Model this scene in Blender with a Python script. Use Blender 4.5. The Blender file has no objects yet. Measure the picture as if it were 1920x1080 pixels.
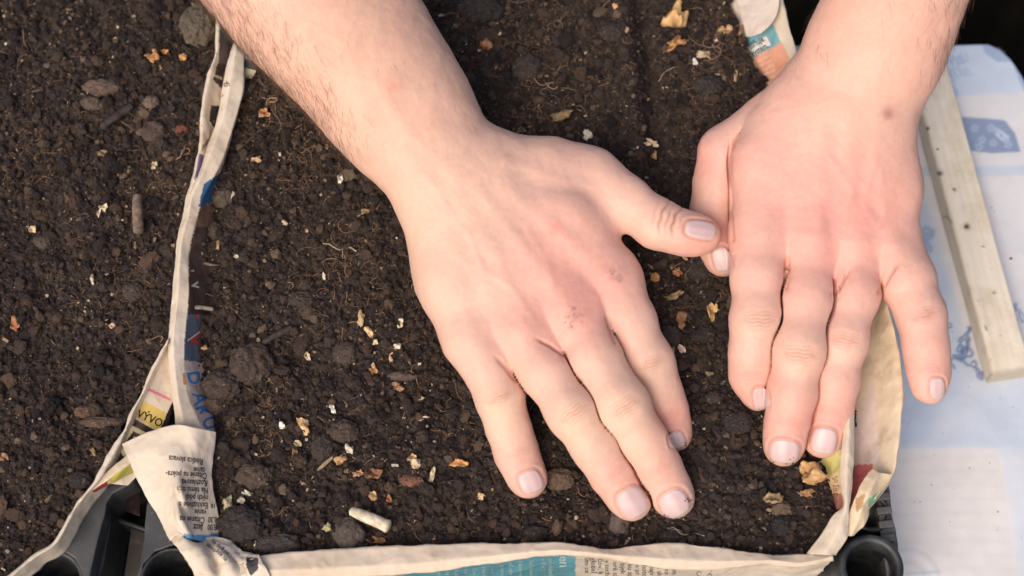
import bpy, math, random
import numpy as np
from mathutils import Vector, Matrix
from mathutils.bvhtree import BVHTree

random.seed(7)
RNG = np.random.default_rng(11)
S = bpy.context.scene
COL = S.collection

# ------------------------------------------------------------------ camera
TILT = math.radians(20.0)
DIST = 0.72
FOCAL = 57.6
cd = bpy.data.cameras.new('camera')
cam = bpy.data.objects.new('camera', cd)
COL.objects.link(cam)
cam.location = (0, -DIST * math.sin(TILT), DIST * math.cos(TILT))
cam.rotation_euler = (TILT, 0, 0)
cd.lens = FOCAL
cd.sensor_width = 36
cd.clip_start = 0.02
cd.clip_end = 20
cd.dof.use_dof = True
cd.dof.focus_distance = 0.705
cd.dof.aperture_fstop = 6.3
S.camera = cam

# ------------------------------------------------------------------ light
SUN_EL, SUN_AZ = 50.0, 212.0          # elevation, compass direction the light comes from (0 = +Y, clockwise)
w = bpy.data.worlds.new('World')
S.world = w
w.use_nodes = True
wn = w.node_tree.nodes
bg = wn['Background']
sky = wn.new('ShaderNodeTexSky')
sky.sky_type = 'NISHITA'
sky.sun_disc = False
sky.sun_elevation = math.radians(SUN_EL)
sky.sun_rotation = math.radians(SUN_AZ)
sky.air_density = 1.0
sky.dust_density = 4.0
sky.ozone_density = 0.6
w.node_tree.links.new(sky.outputs[0], bg.inputs[0])
bg.inputs[1].default_value = 0.15
sd = bpy.data.lights.new('sun', 'SUN')
sun = bpy.data.objects.new('sun', sd)
COL.objects.link(sun)
sd.energy = 1.8
sd.angle = math.radians(46)
sd.color = (1.0, 0.93, 0.84)
az, el = math.radians(SUN_AZ), math.radians(SUN_EL)
sdir = Vector((math.sin(az) * math.cos(el), math.cos(az) * math.cos(el), math.sin(el)))
sun.rotation_euler = sdir.to_track_quat('Z', 'Y').to_euler()
S.view_settings.view_transform = 'Standard'
S.view_settings.look = 'None'
S.view_settings.exposure = 0.17
S.view_settings.gamma = 1.0

# ------------------------------------------------------------------ mapping between the photograph and the place
FPX = 1920 * FOCAL / 36.0
_ct, _st = math.cos(TILT), math.sin(TILT)
CAM = np.array(cam.location, dtype=float)


def rays(px, py):
    x = (np.asarray(px, float) - 960) / FPX
    y = -(np.asarray(py, float) - 540) / FPX
    z = -np.ones_like(x)
    return np.stack([x, y * _ct - z * _st, y * _st + z * _ct], -1)


def W(px, py, zmm):
    """world point at height zmm (millimetres) on the line of sight through a photo pixel"""
    d = rays(px, py)
    t = (np.asarray(zmm, float) * 0.001 - CAM[2]) / d[..., 2]
    return CAM + d * t[..., None]


def P(px, py, zmm):
    return W(np.array(px), np.array(py), np.array(zmm))


def to_px(p):
    q = np.asarray(p, float) - CAM
    yc = q[..., 1] * _ct + q[..., 2] * _st
    zc = -q[..., 1] * _st + q[..., 2] * _ct
    return 960 + q[..., 0] / -zc * FPX, 540 - yc / -zc * FPX


def mpp(p):
    """metres per photo pixel at a world point"""
    q = np.asarray(p, float) - CAM
    return -(-q[..., 1] * _st + q[..., 2] * _ct) / FPX


# ------------------------------------------------------------------ noise
_perm = np.random.default_rng(5).permutation(256).astype(np.int32)
_perm = np.concatenate([_perm, _perm, _perm])
_grad = np.random.default_rng(6).normal(size=(256, 3))
_grad = (_grad / np.linalg.norm(_grad, axis=1)[:, None]).astype(np.float32)


def gnoise(p):
    p = np.asarray(p, np.float32)
    i = np.floor(p).astype(np.int32)
    f = p - i
    i &= 255
    u = f * f * f * (f * (f * 6 - 15) + 10)
    out = 0
    for dx in (0, 1):
        wx = u[:, 0] if dx else 1 - u[:, 0]
        a = _perm[(i[:, 0] + dx) & 255]
        for dy in (0, 1):
            wy = u[:, 1] if dy else 1 - u[:, 1]
            b = _perm[(a + i[:, 1] + dy) & 255]
            for dz in (0, 1):
                wz = u[:, 2] if dz else 1 - u[:, 2]
                g = _grad[_perm[(b + i[:, 2] + dz) & 255]]
                dot = g[:, 0] * (f[:, 0] - dx) + g[:, 1] * (f[:, 1] - dy) + g[:, 2] * (f[:, 2] - dz)
                out = out + wx * wy * wz * dot
    return out * 1.6


def fbm(p, scale, octaves=3, seed=0.0):
    p = np.asarray(p, np.float32) * scale + seed
    o, a = 0, 1.0
    for _ in range(octaves):
        o = o + a * gnoise(p)
        p = p * 2.03 + 17.1
        a *= 0.5
    return o


# ------------------------------------------------------------------ object helpers
def link(name, me, mat=None, parent=None, smooth=True):
    o = bpy.data.objects.new(name, me)
    COL.objects.link(o)
    if mat is not None:
        me.materials.clear()
        me.materials.append(mat)
    if parent is not None:
        o.parent = parent
    if smooth:
        me.polygons.foreach_set('use_smooth', np.ones(len(me.polygons), bool))
    return o


def mesh(verts, faces):
    me = bpy.data.meshes.new('m')
    if isinstance(faces, np.ndarray):
        n, k = faces.shape
        me.vertices.add(len(verts))
        me.vertices.foreach_set('co', np.asarray(verts, np.float32).ravel())
        me.loops.add(n * k)
        me.loops.foreach_set('vertex_index', faces.astype(np.int32).ravel())
        me.polygons.add(n)
        me.polygons.foreach_set('loop_start', np.arange(0, n * k, k, dtype=np.int32))
        me.update(calc_edges=True)
    else:
        me.from_pydata([tuple(map(float, v)) for v in verts], [], faces)
        me.update()
    return me


def paint(me, rgb):
    a = me.color_attributes.new('Col', 'FLOAT_COLOR', 'POINT')
    c = np.ones((len(me.vertices), 4), np.float32)
    c[:, :3] = rgb
    a.data.foreach_set('color', c.ravel())


def tag(o, label=None, cat=None, group=None, kind=None):
    if label: o['label'] = label
    if cat: o['category'] = cat
    if group: o['group'] = group
    if kind: o['kind'] = kind
    return o


def empty(name, loc):
    o = bpy.data.objects.new(name, None)
    COL.objects.link(o)
    o.location = loc
    o.empty_display_size = 0.01
    return o


def reparent(o, parent):
    o.parent = parent
    o.matrix_parent_inverse = Matrix.Translation(-Vector(parent.location))
    return o


def srgb(*c):
    return tuple(((x / 255) / 12.92 if x / 255 <= 0.04045 else ((x / 255 + 0.055) / 1.055) ** 2.4) for x in c)


# ------------------------------------------------------------------ materials
class NT:
    def __init__(self, name):
        self.m = bpy.data.materials.new(name)
        self.m.use_nodes = True
        self.t = self.m.node_tree
        self.b = self.t.nodes['Principled BSDF']

    def n(self, typ, **kw):
        nd = self.t.nodes.new(typ)
        for k, v in kw.items():
            if k.startswith('i_'):
                k2 = k[2:]
                nd.inputs[int(k2) if k2.isdigit() else k2.replace('_', ' ')].default_value = v
            else:
                setattr(nd, k, v)
        return nd

    def l(self, a, b):
        self.t.links.new(a, b)

    def ramp(self, src, stops):
        r = self.n('ShaderNodeValToRGB')
        e = r.color_ramp.elements
        while len(e) < len(stops):
            e.new(0.5)
        for k, (p, c) in enumerate(stops):
            e[k].position = p
            e[k].color = (*c, 1)
        self.l(src, r.inputs[0])
        return r.outputs[0]

    def noise(self, scale, detail=4, rough=0.6, vec=None):
        n = self.n('ShaderNodeTexNoise', i_Scale=scale, i_Detail=detail, i_Roughness=rough)
        if vec is None:
            vec = self.n('ShaderNodeTexCoord').outputs['Object']
        self.l(vec, n.inputs['Vector'])
        return n.outputs['Fac']

    def mix(self, a, b, fac, mode='MIX'):
        m = self.n('ShaderNodeMix', data_type='RGBA', blend_type=mode)
        for sock, v in ((m.inputs[0], fac), (m.inputs[6], a), (m.inputs[7], b)):
            if isinstance(v, (int, float)): sock.default_value = v
            elif isinstance(v, tuple): sock.default_value = (*v, 1) if len(v) == 3 else v
            else: self.l(v, sock)
        return m.outputs[2]

    def bump(self, h, strength, dist, prev=None):
        b = self.n('ShaderNodeBump', i_Strength=strength, i_Distance=dist)
        self.l(h, b.inputs['Height'])
        if prev is not None: self.l(prev, b.inputs['Normal'])
        return b.outputs[0]


def set_in(b, **kw):
    for k, v in kw.items():
        b.inputs[k.replace('_', ' ')].default_value = v


def mat_plain(name, rgb, rough=0.7, var=0.25, scale=300, bump=0.0, spec=0.4):
    t = NT(name)
    f = t.noise(scale)
    c = t.mix(tuple(x * (1 - var) for x in rgb), tuple(min(1, x * (1 + var)) for x in rgb), f)
    t.l(c, t.b.inputs['Base Color'])
    set_in(t.b, Roughness=rough, Specular_IOR_Level=spec)
    if bump:
        t.l(t.bump(t.noise(scale * 2.5), 0.6, bump), t.b.inputs['Normal'])
    return t.m


def mat_skin():
    t = NT('skin')
    col = t.n('ShaderNodeVertexColor', layer_name='Col').outputs[0]
    f = t.noise(55, 5, 0.6)
    c = t.mix(col, t.mix(col, (1.06, 0.93, 0.92), 1.0, 'MULTIPLY'), f)
    f2 = t.noise(420, 3, 0.7)
    c = t.mix(c, t.mix(c, t.ramp(f2, [(0.3, (0.93, 0.88, 0.86)), (0.7, (1.05, 1.04, 1.03))]), 1.0, 'MULTIPLY'), 0.55)
    t.l(c, t.b.inputs['Base Color'])
    set_in(t.b, Roughness=0.52, Specular_IOR_Level=0.38, Subsurface_Weight=0.22, Subsurface_Scale=0.004)
    t.b.inputs['Subsurface Radius'].default_value = (1.0, 0.35, 0.2)
    tc = t.n('ShaderNodeTexCoord').outputs['Object']
    v = t.n('ShaderNodeTexVoronoi', feature='DISTANCE_TO_EDGE', i_Scale=900.0)
    t.l(tc, v.inputs['Vector'])
    b1 = t.bump(t.ramp(v.outputs['Distance'], [(0.0, (0, 0, 0)), (0.12, (1, 1, 1))]), 0.22, 0.00012)
    b2 = t.bump(t.noise(260, 4, 0.6), 0.35, 0.0005, b1)
    t.l(b2, t.b.inputs['Normal'])
    return t.m


def mat_nail():
    t = NT('nail')
    col = t.n('ShaderNodeVertexColor', layer_name='Col').outputs[0]
    t.l(col, t.b.inputs['Base Color'])
    set_in(t.b, Roughness=0.34, Specular_IOR_Level=0.5, Subsurface_Weight=0.15, Subsurface_Scale=0.002)
    t.l(t.bump(t.noise(500, 3), 0.25, 0.0002), t.b.inputs['Normal'])
    return t.m


def mat_paper():
    t = NT('newsprint')
    col = t.n('ShaderNodeVertexColor', layer_name='Col').outputs[0]
    f = t.noise(35, 5, 0.65)
    c = t.mix(col, t.mix(col, t.ramp(f, [(0.35, (0.90, 0.85, 0.77)), (0.65, (1.04, 1.03, 1.02))]), 1.0, 'MULTIPLY'), 0.9)
    # small dirt specks picked up from the soil
    s = t.noise(520, 2, 0.5)
    c = t.mix(c, (0.10, 0.07, 0.05), t.ramp(s, [(0.74, (0, 0, 0)), (0.80, (0.7, 0.7, 0.7))]))
    s2 = t.noise(90, 4, 0.7)
    c = t.mix(c, (0.30, 0.21, 0.14), t.ramp(s2, [(0.56, (0, 0, 0)), (0.78, (0.5, 0.5, 0.5))]))
    t.l(c, t.b.inputs['Base Color'])
    set_in(t.b, Roughness=0.8, Specular_IOR_Level=0.25)
    vo = t.n('ShaderNodeTexVoronoi', feature='F1', i_Scale=85.0)
    wv = t.n('ShaderNodeMix', data_type='VECTOR')
    tc = t.n('ShaderNodeTexCoord').outputs['Object']
    nz = t.n('ShaderNodeTexNoise', i_Scale=40.0, i_Detail=3.0)
    t.l(tc, nz.inputs['Vector'])
    va = t.n('ShaderNodeVectorMath', operation='SCALE', i_Scale=0.02)
    t.l(nz.outputs['Color'], va.inputs[0])
    vb = t.n('ShaderNodeVectorMath', operation='ADD')
    t.l(tc, vb.inputs[0]); t.l(va.outputs[0], vb.inputs[1]); t.l(vb.outputs[0], vo.inputs['Vector'])
    b = t.bump(vo.outputs['Distance'], 0.4, 0.0009)
    b = t.bump(t.noise(60, 4, 0.55), 0.5, 0.0014, b)
    b = t.bump(t.noise(1500, 3, 0.6), 0.25, 0.00012, b)
    t.l(b, t.b.inputs['Normal'])
    return t.m


def mat_soil(inst=False):
    t = NT('soil_crumb' if inst else 'soil')
    if inst:
        oi = t.n('ShaderNodeObjectInfo').outputs['Random']
        base = t.ramp(oi, [(0.0, srgb(47, 38, 35)), (0.30, srgb(70, 57, 51)), (0.60, srgb(94, 77, 68)),
                           (0.84, srgb(100, 77, 63)), (0.95, srgb(124, 100, 82)), (1.0, srgb(160, 136, 112))])
    else:
        base = t.ramp(t.noise(260, 6, 0.75), [(0.3, srgb(38, 30, 27)), (0.55, srgb(62, 50, 44)), (0.75, srgb(90, 73, 63))])
    f = t.noise(1400, 4, 0.7)
    c = t.mix(base, t.mix(base, t.ramp(f, [(0.3, (0.45, 0.43, 0.42)), (0.6, (1.1, 1.08, 1.05)), (0.78, (2.1, 1.95, 1.8))]), 1.0, 'MULTIPLY'), 0.85)
    t.l(c, t.b.inputs['Base Color'])
    set_in(t.b, Roughness=0.82, Specular_IOR_Level=0.35)
    b = t.bump(t.noise(1300, 4, 0.75), 0.9, 0.0007)
    b = t.bump(t.noise(420, 4, 0.7), 0.8, 0.0014, b)
    t.l(b, t.b.inputs['Normal'])
    return t.m


def mat_vcol(name, rough=0.7, bump=0.0, bscale=300, spec=0.4, var=0.15):
    t = NT(name)
    col = t.n('ShaderNodeVertexColor', layer_name='Col').outputs[0]
    f = t.noise(bscale * 0.4, 4, 0.65)
    c = t.mix(t.mix(col, (1 - var,) * 3, 1.0, 'MULTIPLY'), t.mix(col, (1 + var,) * 3, 1.0, 'MULTIPLY'), f)
    t.l(c, t.b.inputs['Base Color'])
    set_in(t.b, Roughness=rough, Specular_IOR_Level=spec)
    if bump:
        t.l(t.bump(t.noise(bscale, 4, 0.65), 0.7, bump), t.b.inputs['Normal'])
    return t.m


M_SKIN, M_NAIL, M_PAPER = mat_skin(), mat_nail(), mat_paper()
M_SOIL, M_CRUMB = mat_soil(), mat_soil(True)


# ------------------------------------------------------------------ flat helpers
def in_poly(x, y, poly):
    c = np.zeros(np.shape(x), bool)
    n = len(poly)
    for k in range(n):
        x0, y0 = poly[k]
        x1, y1 = poly[(k + 1) % n]
        if y0 == y1: continue
        m = ((y0 > y) != (y1 > y)) & (x < (x1 - x0) * (y - y0) / (y1 - y0) + x0)
        c ^= m
    return c


def seg_dist(x, y, pts):
    d = np.full(np.shape(x), 1e9)
    for (x0, y0), (x1, y1) in zip(pts[:-1], pts[1:]):
        dx, dy = x1 - x0, y1 - y0
        h = np.clip(((x - x0) * dx + (y - y0) * dy) / (dx * dx + dy * dy + 1e-9), 0, 1)
        d = np.minimum(d, np.hypot(x - x0 - h * dx, y - y0 - h * dy))
    return d


def sstep(a, b, x):
    t = np.clip((x - a) / (b - a), 0, 1)
    return t * t * (3 - 2 * t)


# ================================================================== HANDS
def surface_nets(D, org, h):
    ins = D < 0
    X, Y, Z = D.shape
    cnt = np.zeros((X - 1, Y - 1, Z - 1), np.uint8)
    for a in (0, 1):
        for b in (0, 1):
            for c in (0, 1):
                cnt += ins[a:X - 1 + a, b:Y - 1 + b, c:Z - 1 + c]
    act = (cnt > 0) & (cnt < 8)
    ii = np.argwhere(act)
    idx = np.full(act.shape, -1, np.int32)
    idx[act] = np.arange(len(ii), dtype=np.int32)
    corner = np.array([(a, b, c) for a in (0, 1) for b in (0, 1) for c in (0, 1)])
    v8 = np.stack([D[ii[:, 0] + a, ii[:, 1] + b, ii[:, 2] + c] for a, b, c in corner], 1)
    acc = np.zeros((len(ii), 3), np.float32)
    num = np.zeros(len(ii), np.float32)
    for i in range(8):
        for j in range(i + 1, 8):
            if np.abs(corner[i] - corner[j]).sum() != 1: continue
            a, b = v8[:, i], v8[:, j]
            m = (a < 0) != (b < 0)
            t = np.where(m, a / np.where(m, a - b, 1), 0)
            p = corner[i] + t[:, None] * (corner[j] - corner[i])
            acc += np.where(m[:, None], p, 0)
            num += m
    verts = org + (ii + acc / num[:, None]) * h
    quads = []
    for ax in range(3):
        sl0 = [slice(None)] * 3
        sl1 = [slice(None)] * 3
        sl0[ax] = slice(0, -1)
        sl1[ax] = slice(1, None)
        m = ins[tuple(sl0)] != ins[tuple(sl1)]
        e = np.argwhere(m)
        o1, o2 = (ax + 1) % 3, (ax + 2) % 3
        ok = (e[:, o1] > 0) & (e[:, o2] > 0) & (e[:, o1] < D.shape[o1] - 1) & (e[:, o2] < D.shape[o2] - 1)
        e = e[ok]
        flip = ins[e[:, 0], e[:, 1], e[:, 2]]

        def cell(d1, d2):
            q = e.copy()
            q[:, o1] -= d1
            q[:, o2] -= d2
            return idx[q[:, 0], q[:, 1], q[:, 2]]
        q = np.stack([cell(1, 1), cell(0, 1), cell(0, 0), cell(1, 0)], 1)
        q[~flip] = q[~flip][:, ::-1]
        quads.append(q)
    return verts.astype(np.float32), np.concatenate(quads)


def smin(a, b, k):
    h = np.maximum(k - np.abs(a - b), 0) / k
    return np.minimum(a, b) - h * h * k * 0.25


class Field:
    def __init__(self, lo, hi, h):
        self.h = h
        self.org = np.array(lo, np.float32)
        self.n = np.ceil((np.array(hi) - lo) / h).astype(int) + 1
        self.ax = [self.org[k] + h * np.arange(self.n[k], dtype=np.float32) for k in range(3)]

    def new(self):
        return np.full(tuple(self.n), 0.05, np.float32)

    def add(self, D, a, b, ra, rb, thick, k, roll=0.0, wide=1.0):
        a, b = np.array(a), np.array(b)
        R = max(ra, rb) * max(1, thick, wide) + 0.016
        lo = np.minimum(a, b) - R
        hi = np.maximum(a, b) + R
        s = [slice(max(0, int((lo[i] - self.org[i]) / self.h)), max(0, min(self.n[i], int((hi[i] - self.org[i]) / self.h) + 2))) for i in range(3)]
        x = self.ax[0][s[0]][:, None, None]
        y = self.ax[1][s[1]][None, :, None]
        z = self.ax[2][s[2]][None, None, :]
        u = b - a
        L = np.linalg.norm(u)
        u = u / L
        v = np.array([0, 0, 1.0]) - u * u[2]
        v /= np.linalg.norm(v)
        wv = np.cross(u, v)
        if roll:
            v, wv = v * math.cos(roll) + wv * math.sin(roll), wv * math.cos(roll) - v * math.sin(roll)
        px, py, pz = x - a[0], y - a[1], z - a[2]
        al = px * u[0] + py * u[1] + pz * u[2]
        be = (px * v[0] + py * v[1] + pz * v[2]) / thick
        ga = (px * wv[0] + py * wv[1] + pz * wv[2]) / wide
        t = np.clip(al / L, 0, 1)
        ex = al - t * L
        d = (np.sqrt(ex * ex + be * be + ga * ga) - (ra + (rb - ra) * t)) * (1 + min(thick, 1)) / 2
        D[s[0], s[1], s[2]] = smin(D[s[0], s[1], s[2]], d.astype(np.float32), k)


def build_hand(spec):
    """spec: lists of limb segments in photo pixels and millimetres of height; returns object with nails"""
    def pt(q):
        p = P(q[0], q[1], q[2])
        return p, q[3] * mpp(p)
    palm, fingers = spec['palm'], spec['fingers']
    allp = []
    for seg in palm + [f for ch in fingers for f in [ch['pts']]]:
        for q in (seg if isinstance(seg, list) else seg['pts']):
            p, r = pt(q)
            allp += [p - r, p + r]
    allp = np.array(allp)
    F = Field(allp.min(0) - 0.004, allp.max(0) + 0.004, spec['h'])
    Dp = F.new()
    for seg in palm:
        q = seg['pts']
        for q0, q1 in zip(q[:-1], q[1:]):
            (a, ra), (b, rb) = pt(q0), pt(q1)
            F.add(Dp, a, b, ra, rb, seg.get('thick', 1.0), seg.get('k', 0.010), seg.get('roll', 0), seg.get('wide', 1.0))
    for ch in fingers:
        Df = F.new()
        q = ch['pts']
        for n, (q0, q1) in enumerate(zip(q[:-1], q[1:])):
            (a, ra), (b, rb) = pt(q0), pt(q1)
            F.add(Df, a, b, ra * .98, rb * .98, ch.get('thick', 0.89), 0.005)
        ch['D'] = Df
    # fingers against each other: almost a hard seam; fingers into the palm: a soft web
    Df = fingers[0]['D']
    for ch in fingers[1:]:
        if ch.get('thumb'): continue
        Df = np.maximum(smin(Df, ch['D'], 0.0006), np.where((Df < 0.006) & (ch['D'] < 0.006), 0.00034 - 0.5 * np.abs(Df - ch['D']), -1))
    D = smin(Dp, Df, spec.get('webk', 0.0075))
    for ch in fingers:
        if ch.get('thumb'):
            if 'slit' in ch:
                c0 = P(*ch['slit'][:3])
                dist = np.sqrt((F.ax[0][:, None, None] - c0[0]) ** 2 + (F.ax[1][None, :, None] - c0[1]) ** 2 + 0 * F.ax[2][None, None, :])
                g = 0.00045 * np.clip((dist - ch['slit'][3]) / 0.006, -1, 1)
                sl = np.where((D < 0.006) & (ch['D'] < 0.006), g - 0.5 * np.abs(D - ch['D']), -1)
                D = np.maximum(smin(D, ch['D'], ch.get('k', 0.006)), sl)
            else:
                D = smin(D, ch['D'], ch.get('k', 0.006))
    for ch in fingers: ch.pop('D')
    V, Q = surface_nets(D, F.org, spec['h'])
    me = mesh(V, Q)
    nrm = np.empty(len(V) * 3, np.float32)
    me.vertices.foreach_get('normal', nrm)
    N = nrm.reshape(-1, 3)
    qx, qy = to_px(V)
    up = np.clip(N[:, 2] * 1.3 + 0.1, 0, 1)
    disp = np.zeros(len(V))
    # tendons and veins (photo polylines, amplitude mm, width px)
    for pts, amp, wd in spec['ridges']:
        disp += (0.5 if amp > 0 else 0.7) * amp * 0.001 * np.exp(-(seg_dist(qx, qy, pts) / wd) ** 2) * up
    # flexion creases: centre, direction along the finger, half length, list of offsets
    crease_mask = np.zeros(len(V))
    for pts, dep, wd in spec['seams']:
        n_ = 24
        q = np.array(pts, float)
        sl = np.concatenate([[0], np.cumsum(np.hypot(*np.diff(q, axis=0).T))])
        tt = np.linspace(0, sl[-1], n_)
        q = [(np.interp(t_, sl, q[:, 0]), np.interp(t_, sl, q[:, 1])) for t_ in tt]
        best = np.full(len(V), 0.0)
        for k, (p0_, p1_) in enumerate(zip(q[:-1], q[1:])):
            fade = min(1.0, (k + 1) / 7)
            d_ = seg_dist(qx, qy, [p0_, p1_])
            best = np.maximum(best, fade * np.maximum(np.exp(-(d_ / wd) ** 2), 0.28 * np.exp(-(d_ / (wd * 3.5)) ** 2)))
        disp -= dep * 0.001 * best * up
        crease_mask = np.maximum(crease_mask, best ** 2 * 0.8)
    for cx, cy, ang, half, lines in spec['creases']:
        ca, sa = math.cos(ang), math.sin(ang)
        u = (qx - cx) * ca + (qy - cy) * sa        # along the finger
        v = -(qx - cx) * sa + (qy - cy) * ca       # across it
        for off, curve, dep, wd, hl in lines:
            lu = off + curve * (v / half) ** 2 + 1.2 * np.sin(v * 0.23 + off)
            e = np.exp(-((u - lu) / wd) ** 2) * np.exp(-(v / (half * hl)) ** 4) * up
            disp -= dep * 0.0014 * e
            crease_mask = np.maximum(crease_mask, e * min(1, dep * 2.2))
    for (cx, cy, ang, wdt, lng, dep) in spec['nails']:
        ca, sa = math.cos(ang), math.sin(ang)
        u = ((qx - cx) * ca + (qy - cy) * sa) / (lng / 2)
        v = (-(qx - cx) * sa + (qy - cy) * ca) / (wdt / 2)
        rho = (np.abs(u) ** 3 + np.abs(v) ** 3 + 1e-9) ** (1 / 3)
        near = sstep(1.0, 0.6, u) * up
        fold = np.exp(-((rho - 1.03) / 0.075) ** 2) * near
        disp -= 0.00034 * fold
        disp += 0.00022 * np.exp(-((rho - 1.25) / 0.12) ** 2) * near
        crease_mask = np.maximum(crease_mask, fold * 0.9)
    disp += 0.00022 * fbm(V, 120, 3) + 0.0005 * fbm(V, 34, 2, 3.3)
    V = V + N * disp[:, None]
    me.vertices.foreach_set('co', V.astype(np.float32).ravel())
    me.update()
    # skin colour, with shade painted into creases, finger seams and nail folds
    c = np.tile(np.array(spec['skin']), (len(V), 1))
    c *= (1 + 0.05 * fbm(V, 60, 3, 9.0))[:, None]
    for x, y, r, tint, amt in spec['tints']:
        g = np.exp(-((qx - x) ** 2 + (qy - y) ** 2) / r ** 2) * amt
        c = c * (1 - g[:, None]) + c * np.array(tint) * g[:, None]
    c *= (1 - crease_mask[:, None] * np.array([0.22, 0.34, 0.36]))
    grime = 0.35 * sstep(-0.3, 0.5, fbm(V, 260, 3, 2.2)) + 0.65 * sstep(0.15, 0.6, fbm(V, 700, 3, 5.2))
    for x, y, r, amt in spec['dirt']:
        g = np.exp(-((qx - x) ** 2 + (qy - y) ** 2) / r ** 2) * grime * amt
        c = c * (1 - g[:, None]) + np.array([0.20, 0.13, 0.12]) * g[:, None]
    paint(me, np.clip(c, 0, 1))
    ob = link(spec['name'], me, M_SKIN)
    bvh = BVHTree.FromPolygons([Vector(v) for v in V], [tuple(q) for q in Q.tolist()])
    cv = Vector(CAM)
    for (cx, cy, ang, wdt, lng, dep) in spec['nails']:
        NU, NV = 21, 23
        ca, sa = math.cos(ang), math.sin(ang)
        pts, ok, cols = [], [], []
        for j in range(NV):
            t = -1 + 2 * j / (NV - 1)                  # -1 at the fold, 1 at the free edge
            for i in range(NU):
                s = -1 + 2 * i / (NU - 1)
                # square -> rounded nail outline
                ex = math.sqrt(max(0, 1 - abs(t) ** (2.8 if t < 0 else 3.4) * 0.80))
                u = t * lng / 2 * (1 - (0.10 if t < 0 else 0.16) * s * s)
                v = s * wdt / 2 * ex
                x, y = cx + u * ca - v * sa, cy + u * sa + v * ca
                d = Vector(rays(x, y)).normalized()
                hit, nn, _, _ = bvh.ray_cast(cv, d)
                if hit is None:
                    hit = Vector(P(x, y, 5)); nn = Vector((0, 0, 1)); ok.append(False)
                else:
                    ok.append(True)
                e = min(1, max(0, (1 - abs(s)) * 5)) * min(1, max(0, (1 - t) * 8)) * min(1, (1 + t) * 5 + 0.0)
                pts.append((hit, nn, e))
                edge = 1 / (1 + math.exp(-(t - 0.80 + 0.12 * s * s) * 26))
                lun = math.exp(-((t + 1.0) / 0.28) ** 2 - (s / 0.55) ** 2) * 0.5
                base = np.array(spec.get('nailcol', (0.62, 0.415, 0.385))) * (1 + 0.05 * math.sin(s * 9 + cx))
                cc = base * (1 - edge) + np.array([0.62, 0.52, 0.46]) * edge
                cc = cc * (1 - lun) + np.array([0.68, 0.52, 0.47]) * lun
                fold = max(0, abs(s) - 0.86) / 0.14 + max(0, -t - 0.88) / 0.12
                cc = cc * (1 - 0.35 * min(1, fold))
                if t > 0.86:
                    cc = cc * (0.62 + 0.3 * random.random())
                cols.append(cc)
        PP = np.array([p[0] for p in pts]).reshape(NV, NU, 3)
        NN = np.array([p[1] for p in pts]).reshape(NV, NU, 3)
        EE = np.array([p[2] for p in pts]).reshape(NV, NU)
        okk = np.array(ok).reshape(NV, NU)
        for _ in range(6):
            q = PP.copy()
            q[1:-1, 1:-1] = (PP[1:-1, 1:-1] * 2 + PP[2:, 1:-1] + PP[:-2, 1:-1] + PP[1:-1, 2:] + PP[1:-1, :-2]) / 6
            PP = q
            q = NN.copy()
            q[1:-1, 1:-1] = (NN[1:-1, 1:-1] * 2 + NN[2:, 1:-1] + NN[:-2, 1:-1] + NN[1:-1, 2:] + NN[1:-1, :-2]) / 6
            NN = q
        NN /= np.linalg.norm(NN, axis=2)[..., None] + 1e-9
        vv = (PP + NN * (EE * 0.00075 - 0.0003)[..., None]).reshape(-1, 3)
        ff = []
        for j in range(NV - 1):
            for i in range(NU - 1):
                if okk[j:j + 2, i:i + 2].all():
                    a = j * NU + i
                    ff.append((a, a + 1, a + NU + 1, a + NU))
        nm = mesh(vv, ff)
        paint(nm, np.array(cols))
        n_o = link('fingernail', nm, M_NAIL, ob)
        md = n_o.modifiers.new('plate', 'SOLIDIFY')
        md.thickness = 0.0004
        md.offset = -1
    return ob, V, N, qx, qy


def PIP(x, y, deg, half, s=1.0):
    """skin folds over a finger's middle joint"""
    return (x, y, math.radians(deg), half,
            [(-17 * s, 5, 0.16, 2.4, .8), (-10 * s, 4, 0.30, 2.2, .85), (-3 * s, 2, 0.42, 2.3, .8), (4 * s, -3, 0.40, 2.3, .8),
             (11 * s, -5, 0.26, 2.2, .75), (18 * s, -7, 0.14, 2.4, .65)])


def DIP(x, y, deg, half):
    return (x, y, math.radians(deg), half, [(-6, 2, 0.10, 2.2, .8), (0, 1, 0.16, 2.2, .8), (6, -1, 0.12, 2.2, .75)])


PINK = (1.05, 0.83, 0.86)
RED = (1.05, 0.70, 0.70)
PALE = (1.03, 1.10, 1.03)

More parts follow.
